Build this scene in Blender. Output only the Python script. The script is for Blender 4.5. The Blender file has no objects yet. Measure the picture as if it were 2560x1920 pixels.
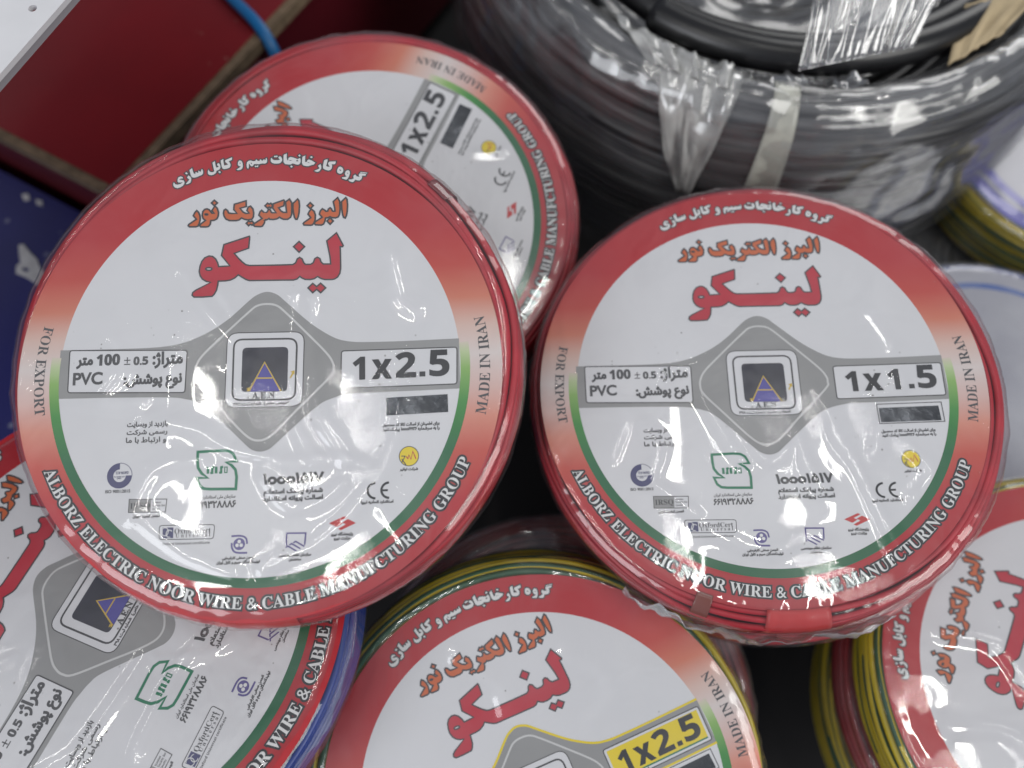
import bpy, bmesh, math, random
from mathutils import Vector, Matrix, noise
from mathutils.geometry import tessellate_polygon, delaunay_2d_cdt

random.seed(7)
scene = bpy.context.scene
COL = scene.collection
PI = math.pi

# ------------------------------------------------------------------ camera
cam_data = bpy.data.cameras.new('camera')
cam = bpy.data.objects.new('camera', cam_data)
COL.objects.link(cam)
cam.location = (0.0, -0.15, 0.60)
cam.rotation_euler = (math.radians(20.5), 0.0, 0.0)
cam_data.sensor_width = 36.0
cam_data.lens = 28.0
cam_data.clip_start = 0.01
cam_data.clip_end = 50.0
cam_data.dof.use_dof = True
cam_data.dof.focus_distance = 0.350
cam_data.dof.aperture_fstop = 4.0
scene.camera = cam

# ------------------------------------------------------------------ shop tubes and added fill
world = bpy.data.worlds.new('World')
scene.world = world
world.use_nodes = True
world.node_tree.nodes['Background'].inputs[0].default_value = (0.80, 0.86, 1.0, 1)
world.node_tree.nodes['Background'].inputs[1].default_value = 0.20


def area(name, loc, aim, sx, sy, power, color):
    d = bpy.data.lights.new(name, 'AREA')
    d.shape = 'RECTANGLE'
    d.size, d.size_y = sx, sy
    d.energy = power
    d.color = color
    o = bpy.data.objects.new(name, d)
    COL.objects.link(o)
    o.location = loc
    o.rotation_euler = (Vector(aim) - Vector(loc)).to_track_quat('-Z', 'Y').to_euler()
    return o


area('ceiling_tube', (-1.02, -0.50, 2.3), (-1.02, -0.50, 0), 0.020, 0.9, 2.5, (1.0, 0.985, 0.94))
area('ceiling_tube', (-0.63, -0.50, 2.3), (-0.63, -0.50, 0), 0.020, 0.9, 2.5, (1.0, 0.985, 0.94))
area('ceiling_tube', (0.20, 0.20, 2.3), (0.20, 0.20, 0), 0.018, 0.6, 1.6, (1.0, 0.985, 0.94))
area('ceiling_tube', (0.57, 0.20, 2.3), (0.57, 0.20, 0), 0.018, 0.6, 1.6, (1.0, 0.985, 0.94))
for x, y in ((-2.1, 1.0), (1.7, -1.3)):  # extra far tubes, added to put glints on the film creases
    area('ceiling_tube', (x, y, 2.3), (x, y, 0), 0.04, 1.6, 3.0, (1.0, 0.985, 0.95))
area('front_fill', (-2.0, -1.8, 2.0), (0.0, 0.0, 0), 1.5, 1.5, 26, (0.94, 0.96, 1.0))  # added soft fill panel, placed clear of the film's mirror directions
area('front_fill', (2.1, -1.4, 2.0), (0.0, 0.0, 0), 1.5, 1.5, 27, (1.0, 0.99, 0.95))  # second added fill panel, from the front right
area('side_fill', (1.5, 2.2, 1.8), (0.0, 0.0, 0), 1.4, 1.4, 16, (1.0, 0.99, 0.97))  # added fill panel from behind, softens the shadows

scene.view_settings.view_transform = 'Standard'
scene.view_settings.look = 'None'
scene.view_settings.exposure = 0.55
scene.view_settings.gamma = 1.0
scene.view_settings.use_curve_mapping = False
scene.cycles.max_bounces = 12
scene.cycles.transparent_max_bounces = 24
scene.cycles.caustics_reflective = False
scene.cycles.caustics_refractive = False
scene.cycles.sample_clamp_indirect = 6.0


# ------------------------------------------------------------------ object helpers
def link(o, parent=None):
    COL.objects.link(o)
    if parent is not None:
        o.parent = parent
    return o


def tag(o, label=None, cat=None, group=None, kind=None):
    if label: o['label'] = label
    if cat: o['category'] = cat
    if group: o['group'] = group
    if kind: o['kind'] = kind
    return o


def empty(name, label, cat, group=None):
    o = bpy.data.objects.new(name, None)
    o.empty_display_size = 0.02
    link(o)
    return tag(o, label, cat, group)


def mesh_obj(name, verts, faces, mats, parent=None, idx=None, smooth=True):
    me = bpy.data.meshes.new(name)
    me.from_pydata(verts, [], faces)
    for m in mats:
        me.materials.append(m)
    if idx is not None:
        me.polygons.foreach_set('material_index', idx)
    if smooth:
        me.polygons.foreach_set('use_smooth', [True] * len(faces))
    me.update()
    return link(bpy.data.objects.new(name, me), parent)


def frame(loc, n, u):
    """matrix with local z = n, local x = u"""
    z = Vector(n).normalized()
    x = Vector(u)
    x = (x - z * x.dot(z)).normalized()
    y = z.cross(x)
    m = Matrix((x, y, z)).transposed().to_4x4()
    m.translation = Vector(loc)
    return m


# ------------------------------------------------------------------ materials
def principled(name, color, rough=0.5, spec=0.5, metal=0.0, var=0.0, scale=60.0, bump=0.0, bscale=300.0, coat=0.0, trans=0.0):
    m = bpy.data.materials.new(name)
    m.use_nodes = True
    nt = m.node_tree
    b = nt.nodes['Principled BSDF']
    b.inputs['Base Color'].default_value = (*color, 1)
    b.inputs['Roughness'].default_value = rough
    b.inputs['Specular IOR Level'].default_value = spec
    b.inputs['Metallic'].default_value = metal
    b.inputs['Coat Weight'].default_value = coat
    b.inputs['Subsurface Weight'].default_value = trans
    tc = nt.nodes.new('ShaderNodeTexCoord')
    if var:
        n = nt.nodes.new('ShaderNodeTexNoise')
        n.inputs['Scale'].default_value = scale
        n.inputs['Detail'].default_value = 5
        nt.links.new(tc.outputs['Object'], n.inputs['Vector'])
        r = nt.nodes.new('ShaderNodeValToRGB')
        r.color_ramp.elements[0].position = 0.3
        r.color_ramp.elements[1].position = 0.7
        r.color_ramp.elements[0].color = tuple(c * (1 - var) for c in color) + (1,)
        r.color_ramp.elements[1].color = tuple(min(1, c * (1 + var)) for c in color) + (1,)
        nt.links.new(n.outputs['Fac'], r.inputs['Fac'])
        nt.links.new(r.outputs['Color'], b.inputs['Base Color'])
    if bump:
        n2 = nt.nodes.new('ShaderNodeTexNoise')
        n2.inputs['Scale'].default_value = bscale
        n2.inputs['Detail'].default_value = 4
        nt.links.new(tc.outputs['Object'], n2.inputs['Vector'])
        bp = nt.nodes.new('ShaderNodeBump')
        bp.inputs['Strength'].default_value = bump
        bp.inputs['Distance'].default_value = 0.001
        nt.links.new(n2.outputs['Fac'], bp.inputs['Height'])
        nt.links.new(bp.outputs['Normal'], b.inputs['Normal'])
    return m


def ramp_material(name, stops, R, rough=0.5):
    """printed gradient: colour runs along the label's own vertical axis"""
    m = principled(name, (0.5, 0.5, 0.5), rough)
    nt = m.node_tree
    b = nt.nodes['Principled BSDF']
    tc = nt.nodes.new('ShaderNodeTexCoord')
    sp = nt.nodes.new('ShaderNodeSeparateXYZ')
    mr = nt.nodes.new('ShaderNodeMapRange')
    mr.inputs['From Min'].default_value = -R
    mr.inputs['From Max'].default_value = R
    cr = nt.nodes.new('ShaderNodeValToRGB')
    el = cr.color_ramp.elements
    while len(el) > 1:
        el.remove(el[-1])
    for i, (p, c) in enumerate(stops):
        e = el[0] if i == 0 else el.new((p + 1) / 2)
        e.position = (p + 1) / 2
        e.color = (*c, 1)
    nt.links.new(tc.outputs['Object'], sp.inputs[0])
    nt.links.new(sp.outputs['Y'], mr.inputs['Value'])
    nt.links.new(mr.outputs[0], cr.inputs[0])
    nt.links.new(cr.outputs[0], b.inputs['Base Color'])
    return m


def film_material(name, fine=0.30, crease=0.09, rough=0.03, haze=0.02, refl=1.0, tint=(1, 1, 1), scale=1.0, hazecol=(0.8, 0.82, 0.85), streak=0.0):
    """thin clear plastic: mostly see-through, sharp reflections that grow at grazing angles"""
    m = bpy.data.materials.new(name)
    m.use_nodes = True
    nt = m.node_tree
    nt.nodes.clear()
    out = nt.nodes.new('ShaderNodeOutputMaterial')
    tr = nt.nodes.new('ShaderNodeBsdfTransparent')
    tr.inputs[0].default_value = (*tint, 1)
    gl = nt.nodes.new('ShaderNodeBsdfGlossy')
    gl.inputs['Roughness'].default_value = rough
    df = nt.nodes.new('ShaderNodeBsdfDiffuse')
    df.inputs[0].default_value = (*hazecol, 1)
    tc = nt.nodes.new('ShaderNodeTexCoord')
    n1 = nt.nodes.new('ShaderNodeTexNoise')
    n1.inputs['Scale'].default_value = 900 * scale
    n1.inputs['Detail'].default_value = 3
    n2 = nt.nodes.new('ShaderNodeTexNoise')
    n2.noise_type = 'RIDGED_MULTIFRACTAL'
    n2.inputs['Scale'].default_value = 34 * scale
    n2.inputs['Detail'].default_value = 3.0
    n2.inputs['Roughness'].default_value = 0.5
    n2.inputs['Distortion'].default_value = 0.6
    b1 = nt.nodes.new('ShaderNodeBump')
    b1.inputs['Strength'].default_value = fine
    b1.inputs['Distance'].default_value = 0.0003
    b2 = nt.nodes.new('ShaderNodeBump')
    b2.inputs['Strength'].default_value = crease
    b2.inputs['Distance'].default_value = 0.0012
    fr = nt.nodes.new('ShaderNodeFresnel')
    fr.inputs['IOR'].default_value = 1.5
    mu = nt.nodes.new('ShaderNodeMath')
    mu.operation = 'MULTIPLY'
    mu.use_clamp = True
    mu.inputs[1].default_value = refl * 1.7
    cap = nt.nodes.new('ShaderNodeMath')
    cap.operation = 'MINIMUM'
    cap.inputs[1].default_value = 0.30
    mx = nt.nodes.new('ShaderNodeMixShader')
    mh = nt.nodes.new('ShaderNodeMixShader')
    mh.inputs[0].default_value = haze
    L = nt.links.new
    L(tc.outputs['Object'], n1.inputs['Vector'])
    L(tc.outputs['Object'], n2.inputs['Vector'])
    L(n2.outputs['Fac'], b2.inputs['Height'])
    # the fine crinkle comes in patches
    n3 = nt.nodes.new('ShaderNodeTexNoise')
    n3.inputs['Scale'].default_value = 26 * scale
    n3.inputs['Detail'].default_value = 2
    pr = nt.nodes.new('ShaderNodeValToRGB')
    pr.color_ramp.elements[0].position = 0.50
    pr.color_ramp.elements[1].position = 0.66
    pm = nt.nodes.new('ShaderNodeMath')
    pm.operation = 'MULTIPLY'
    L(tc.outputs['Object'], n3.inputs['Vector'])
    L(n3.outputs['Fac'], pr.inputs['Fac'])
    L(n1.outputs['Fac'], pm.inputs[0])
    L(pr.outputs['Color'], pm.inputs[1])
    L(pm.outputs[0], b1.inputs['Height'])
    # handling haze is uneven; on rolled film it runs in streaks round the coil
    n4 = nt.nodes.new('ShaderNodeTexNoise')
    n4.inputs['Detail'].default_value = 4
    hr = nt.nodes.new('ShaderNodeMapRange')
    hr.inputs['From Min'].default_value = 0.35
    hr.inputs['From Max'].default_value = 0.70
    hr.inputs['To Min'].default_value = haze * 0.2
    hr.inputs['To Max'].default_value = min(0.95, haze * 2.0)
    if streak:
        sp = nt.nodes.new('ShaderNodeSeparateXYZ')
        fl = nt.nodes.new('ShaderNodeCombineXYZ')
        ln = nt.nodes.new('ShaderNodeVectorMath')
        ln.operation = 'LENGTH'
        ad = nt.nodes.new('ShaderNodeMath')
        ad.operation = 'SUBTRACT'
        ms = nt.nodes.new('ShaderNodeMath')
        ms.operation = 'MULTIPLY'
        ms.inputs[1].default_value = streak
        cb = nt.nodes.new('ShaderNodeCombineXYZ')
        L(tc.outputs['Object'], sp.inputs[0])
        L(sp.outputs['X'], fl.inputs['X'])
        L(sp.outputs['Y'], fl.inputs['Y'])
        L(fl.outputs[0], ln.inputs[0])
        L(ln.outputs['Value'], ad.inputs[0])
        L(sp.outputs['Z'], ad.inputs[1])
        L(ad.outputs[0], ms.inputs[0])
        L(ms.outputs[0], cb.inputs['X'])
        L(sp.outputs['X'], cb.inputs['Y'])
        L(sp.outputs['Y'], cb.inputs['Z'])
        n4.inputs['Scale'].default_value = 9.0
        L(cb.outputs[0], n4.inputs['Vector'])
    else:
        n4.inputs['Scale'].default_value = 22.0
        L(tc.outputs['Object'], n4.inputs['Vector'])
    L(n4.outputs['Fac'], hr.inputs['Value'])
    L(hr.outputs[0], mh.inputs[0])
    L(b2.outputs['Normal'], b1.inputs['Normal'])
    L(b1.outputs['Normal'], gl.inputs['Normal'])
    gl2 = nt.nodes.new('ShaderNodeBsdfGlossy')
    gl2.inputs['Roughness'].default_value = 0.24
    gm = nt.nodes.new('ShaderNodeMixShader')
    gm.inputs[0].default_value = 0.24
    L(b2.outputs['Normal'], gl2.inputs['Normal'])
    L(gl.outputs[0], gm.inputs[1])
    L(gl2.outputs[0], gm.inputs[2])
    L(b2.outputs['Normal'], fr.inputs['Normal'])
    L(fr.outputs[0], mu.inputs[0])
    L(mu.outputs[0], cap.inputs[0])
    L(cap.outputs[0], mx.inputs[0])
    L(tr.outputs[0], mh.inputs[1])
    L(df.outputs[0], mh.inputs[2])
    L(mh.outputs[0], mx.inputs[1])
    L(gm.outputs[0], mx.inputs[2])
    L(mx.outputs[0], out.inputs[0])
    return m


RL = 0.105      # printed disc radius, metres
RED = (0.40, 0.012, 0.024)
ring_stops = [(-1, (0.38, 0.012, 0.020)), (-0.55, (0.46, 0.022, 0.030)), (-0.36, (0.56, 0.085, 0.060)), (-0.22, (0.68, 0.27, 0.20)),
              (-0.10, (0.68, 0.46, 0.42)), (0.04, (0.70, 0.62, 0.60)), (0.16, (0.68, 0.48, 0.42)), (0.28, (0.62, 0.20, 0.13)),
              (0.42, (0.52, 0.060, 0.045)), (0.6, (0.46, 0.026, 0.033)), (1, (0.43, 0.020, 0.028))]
green_stops = [(-1, (0.012, 0.105, 0.045)), (-0.35, (0.016, 0.14, 0.052)), (-0.16, (0.06, 0.27, 0.06)), (-0.02, (0.25, 0.45, 0.12)),
               (0.05, (0.50, 0.60, 0.34)), (0.10, (0.69, 0.57, 0.53)), (1, (0.68, 0.6, 0.54))]
M = {}
M['paper'] = principled('label_paper', (0.69, 0.69, 0.715), 0.45, var=0.03, scale=18, bump=0.02, bscale=900)


def add_specks(m, scale, keep, dark):
    """dust and scuff specks on top of a material's own colour"""
    nt = m.node_tree
    b = nt.nodes['Principled BSDF']
    src = b.inputs['Base Color'].links[0].from_socket
    tc = nt.nodes.new('ShaderNodeTexCoord')
    v = nt.nodes.new('ShaderNodeTexVoronoi')
    v.inputs['Scale'].default_value = scale
    n = nt.nodes.new('ShaderNodeTexNoise')
    n.inputs['Scale'].default_value = scale * 0.12
    th = nt.nodes.new('ShaderNodeMapRange')
    th.inputs['From Min'].default_value = keep
    th.inputs['From Max'].default_value = keep * 1.6
    th.inputs['To Min'].default_value = 1.0
    th.inputs['To Max'].default_value = 0.0
    gate = nt.nodes.new('ShaderNodeMapRange')
    gate.inputs['From Min'].default_value = 0.52
    gate.inputs['From Max'].default_value = 0.62
    mu = nt.nodes.new('ShaderNodeMath')
    mu.operation = 'MULTIPLY'
    mx = nt.nodes.new('ShaderNodeMix')
    mx.data_type = 'RGBA'
    mx.inputs['B'].default_value = (*dark, 1)
    L = nt.links.new
    L(tc.outputs['Object'], v.inputs['Vector'])
    L(tc.outputs['Object'], n.inputs['Vector'])
    L(v.outputs['Distance'], th.inputs['Value'])
    L(n.outputs['Fac'], gate.inputs['Value'])
    L(th.outputs[0], mu.inputs[0])
    L(gate.outputs[0], mu.inputs[1])
    L(mu.outputs[0], mx.inputs['Factor'])
    L(src, mx.inputs['A'])
    L(mx.outputs['Result'], b.inputs['Base Color'])


add_specks(M['paper'], 210, 0.07, (0.22, 0.21, 0.20))
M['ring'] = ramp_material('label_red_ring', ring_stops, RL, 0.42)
M['green'] = ramp_material('label_green_band', green_stops, RL, 0.42)
M['grey'] = principled('print_grey', (0.30, 0.30, 0.30), 0.42, var=0.04, scale=20)
M['line'] = principled('print_light_line', (0.60, 0.60, 0.60), 0.45)
M['black'] = principled('print_black', (0.022, 0.022, 0.026), 0.42)
M['text'] = principled('print_text_grey', (0.075, 0.075, 0.08), 0.42)
M['logo'] = principled('print_logo_red', (0.50, 0.030, 0.050), 0.42, var=0.05, scale=40)
M['orange'] = principled('print_orange', (0.60, 0.135, 0.045), 0.42, var=0.05, scale=60)
M['white'] = principled('print_white', (0.72, 0.72, 0.72), 0.45)
M['edge'] = principled('print_outline', (0.060, 0.058, 0.062), 0.42)
M['navy'] = principled('print_navy', (0.075, 0.075, 0.17), 0.42)
M['dgreen'] = principled('print_green', (0.02, 0.19, 0.10), 0.42)
M['yellow'] = principled('print_yellow', (0.80, 0.62, 0.02), 0.42)
M['red'] = principled('print_red', (0.52, 0.04, 0.04), 0.42)
M['purple'] = principled('print_purple', (0.12, 0.10, 0.28), 0.42)
M['emblem'] = principled('print_emblem_dark', (0.035, 0.035, 0.05), 0.30, var=0.25, scale=90)
M['triblue'] = principled('print_blue', (0.085, 0.075, 0.33), 0.42)
M['gold'] = principled('print_gold', (0.60, 0.42, 0.06), 0.42)
M['holo'] = principled('hologram_strip', (0.06, 0.065, 0.075), 0.22, metal=0.7, var=0.35, scale=120, bump=0.25, bscale=420)
M['dull'] = principled('dull_paper', (0.40, 0.40, 0.47), 0.5, var=0.08, scale=14)
M['violet'] = principled('print_violet', (0.16, 0.15, 0.52), 0.42)
M['cobalt'] = principled('print_cobalt', (0.02, 0.10, 0.42), 0.42)
LABEL_KEYS = list(M.keys())
def buckle(m):
    """the paper under all the inks is not quite flat"""
    nt = m.node_tree
    b = nt.nodes['Principled BSDF']
    tc = nt.nodes.new('ShaderNodeTexCoord')
    n = nt.nodes.new('ShaderNodeTexNoise')
    n.inputs['Scale'].default_value = 20
    n.inputs['Detail'].default_value = 3
    n.inputs['Distortion'].default_value = 0.8
    bp = nt.nodes.new('ShaderNodeBump')
    bp.inputs['Strength'].default_value = 0.7
    bp.inputs['Distance'].default_value = 0.004
    nt.links.new(tc.outputs['Object'], n.inputs['Vector'])
    nt.links.new(n.outputs['Fac'], bp.inputs['Height'])
    old = b.inputs['Normal'].links
    if old:
        nt.links.new(bp.outputs['Normal'], old[0].from_node.inputs['Normal'])
    else:
        nt.links.new(bp.outputs['Normal'], b.inputs['Normal'])


for k in LABEL_KEYS:
    buckle(M[k])
M['wire_red'] = principled('red_pvc', RED, 0.45, var=0.22, scale=50, bump=0.05, bscale=500)
M['wire_yellow'] = principled('yellow_pvc', (0.55, 0.42, 0.012), 0.38, var=0.12, scale=60)
M['wire_green'] = principled('green_pvc', (0.02, 0.085, 0.035), 0.38, var=0.12, scale=60)
M['wire_blue'] = principled('blue_pvc', (0.013, 0.045, 0.28), 0.36, var=0.12, scale=60)
M['wire_black'] = principled('black_pvc', (0.006, 0.006, 0.007), 0.33, var=0.2, scale=60, bump=0.05, bscale=400)
M['wire_maroon'] = principled('dark_red_pvc', (0.26, 0.008, 0.014), 0.36, var=0.12, scale=60)
M['wire_grey'] = principled('grey_pvc', (0.05, 0.05, 0.055), 0.42, var=0.2, scale=60)
M['film'] = film_material('shrink_film')
M['film_soft'] = film_material('shrink_film_soft', fine=0.05, crease=0.2, rough=0.07, haze=0.03)
M['film_side'] = film_material('film_milky', fine=0.1, crease=0.5, rough=0.12, haze=0.16, refl=1.3, scale=0.6)
M['film_heavy'] = film_material('bag_film', fine=0.10, crease=0.35, rough=0.08, haze=0.09, refl=1.3, streak=22.0, scale=0.5, hazecol=(0.6, 0.6, 0.62))
M['tape'] = principled('brown_tape', (0.20, 0.055, 0.04), 0.25, spec=0.6)
M['tape_red'] = principled('dark_red_tape', (0.17, 0.012, 0.018), 0.25, spec=0.6)
M['card'] = principled('cardboard', (0.42, 0.33, 0.20), 0.8, var=0.15, scale=40)

# ------------------------------------------------------------------ lettering
FORMS = {'ا': 0xFE8D, 'آ': 0xFE81, 'ب': 0xFE8F, 'پ': 0xFB56, 'ت': 0xFE95, 'ث': 0xFE99, 'ج': 0xFE9D, 'چ': 0xFB7A, 'ح': 0xFEA1,
         'خ': 0xFEA5, 'د': 0xFEA9, 'ذ': 0xFEAB, 'ر': 0xFEAD, 'ز': 0xFEAF, 'ژ': 0xFB8A, 'س': 0xFEB1, 'ش': 0xFEB5, 'ص': 0xFEB9,
         'ض': 0xFEBD, 'ط': 0xFEC1, 'ظ': 0xFEC5, 'ع': 0xFEC9, 'غ': 0xFECD, 'ف': 0xFED1, 'ق': 0xFED5, 'ک': 0xFB8E, 'گ': 0xFB92,
         'ل': 0xFEDD, 'م': 0xFEE1, 'ن': 0xFEE5, 'و': 0xFEED, 'ه': 0xFEE9, 'ی': 0xFBFC}
RIGHT_ONLY = set('اآدذرزژو')


def persian(s):
    """join the letters and put them in visual order"""
    s = s.replace('لا', '\uE000')
    out = []
    for i, ch in enumerate(s):
        prev = s[i - 1] if i else ' '
        nxt = s[i + 1] if i + 1 < len(s) else ' '
        joins = lambda c: c in FORMS or c == '\uE000'
        left = prev in FORMS and prev not in RIGHT_ONLY
        if ch == '\uE000':
            out.append(chr(0xFEFC if left else 0xFEFB))
        elif ch in FORMS:
            right = joins(nxt) and ch not in RIGHT_ONLY
            out.append(chr(FORMS[ch] + (3 if left and right else 1 if left else 2 if right else 0)))
        else:
            out.append({'(': ')', ')': '('}.get(ch, ch))
    res, run = [], []
    for ch in reversed(out):
        if ch.isdigit() or ch in '.o':
            run.insert(0, ch)
        else:
            res += run + [ch]
            run = []
    return ''.join(res + run)


def serif(s):
    r = ''
    for c in s:
        if 'A' <= c <= 'Z': r += chr(0x1D400 + ord(c) - 65)
        elif 'a' <= c <= 'z': r += chr(0x1D41A + ord(c) - 97)
        elif c.isdigit(): r += chr(0x1D7CE + ord(c) - 48)
        else: r += c
    return r


def heavy(s):
    r = ''
    for c in s:
        if 'A' <= c <= 'Z': r += chr(0x1D5D4 + ord(c) - 65)
        elif 'a' <= c <= 'z': r += chr(0x1D5EE + ord(c) - 97)
        elif c.isdigit(): r += chr(0x1D7EC + ord(c) - 48)
        else: r += c
    return r


_glyphs = {}


def contours(s):
    """the letters of a line as closed outlines at size 1"""
    c = bpy.data.curves.new('lettering', 'FONT')
    c.body = s
    c.size = 1
    o = bpy.data.objects.new('lettering', c)
    COL.objects.link(o)
    dg = bpy.context.evaluated_depsgraph_get()
    cu = o.to_curve(dg)
    out = []
    for sp in cu.splines:
        bp = sp.bezier_points
        n = len(bp)
        pts = []
        for i in range(n):
            p, q = bp[i], bp[(i + 1) % n]
            p0, p1, p2, p3 = p.co, p.handle_right, q.handle_left, q.co
            chord = (p3 - p0).length
            bend = (p1 - p0).length + (p2 - p1).length + (p3 - p2).length - chord
            k = 1 if bend < 0.002 else 3 if bend < 0.06 else 5
            for j in range(k):
                t = j / k
                v = p0 * (1 - t) ** 3 + p1 * 3 * t * (1 - t) ** 2 + p2 * 3 * t * t * (1 - t) + p3 * t ** 3
                if not pts or math.hypot(pts[-1][0] - v.x, pts[-1][1] - v.y) > 1e-4:
                    pts.append((v.x, v.y))
        if len(pts) > 2:
            out.append(pts)
    o.to_curve_clear()
    bpy.data.objects.remove(o)
    bpy.data.curves.remove(c)
    return out


def winding_number(x, y, rings):
    w = 0
    for r in rings:
        for i in range(len(r)):
            (x0, y0), (x1, y1) = r[i - 1], r[i]
            if y0 <= y < y1 or y1 <= y < y0:
                if x0 + (y - y0) / (y1 - y0) * (x1 - x0) > x:
                    w += 1 if y1 > y0 else -1
    return w


def glyphs(s):
    """text -> (verts2d, tris, boundary loops) at size 1; overlapping strokes of a letter are united"""
    if s in _glyphs:
        return _glyphs[s]
    cs = contours(s)
    boxes = [(min(p[0] for p in c), max(p[0] for p in c), min(p[1] for p in c), max(p[1] for p in c)) for c in cs]
    par = list(range(len(cs)))

    def root(i):
        while par[i] != i:
            i = par[i]
        return i
    for i in range(len(cs)):
        for j in range(i):
            a, b = boxes[i], boxes[j]
            if a[0] <= b[1] and b[0] <= a[1] and a[2] <= b[3] and b[2] <= a[3]:
                par[root(i)] = root(j)
    groups = {}
    for i in range(len(cs)):
        groups.setdefault(root(i), []).append(cs[i])
    nv, tris = [], []
    for rings in groups.values():
        vs, es = [], []
        for r in rings:
            b = len(vs)
            vs += [Vector(p) for p in r]
            es += [(b + i, b + (i + 1) % len(r)) for i in range(len(r))]
        ov, oe, of = delaunay_2d_cdt(vs, es, [], 0, 1e-5)[:3]
        b = len(nv)
        nv += [(p.x, p.y) for p in ov]
        for f in of:
            cx = sum(ov[i].x for i in f) / len(f)
            cy = sum(ov[i].y for i in f) / len(f)
            if winding_number(cx, cy, rings):
                tris.append(tuple(b + i for i in f))
    ed = set()
    for f in tris:
        for i in range(len(f)):
            ed.add((f[i], f[(i + 1) % len(f)]))
    nx = {}
    for a, b in ed:
        if (b, a) not in ed:
            nx.setdefault(a, []).append(b)
    loops = []
    while nx:
        a = min(nx)
        lp = []
        while a in nx:
            b = nx[a].pop()
            if not nx[a]:
                del nx[a]
            lp.append(a)
            a = b
        if len(lp) > 2:
            loops.append(lp)
    _glyphs[s] = (nv, tris, loops)
    return _glyphs[s]


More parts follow.
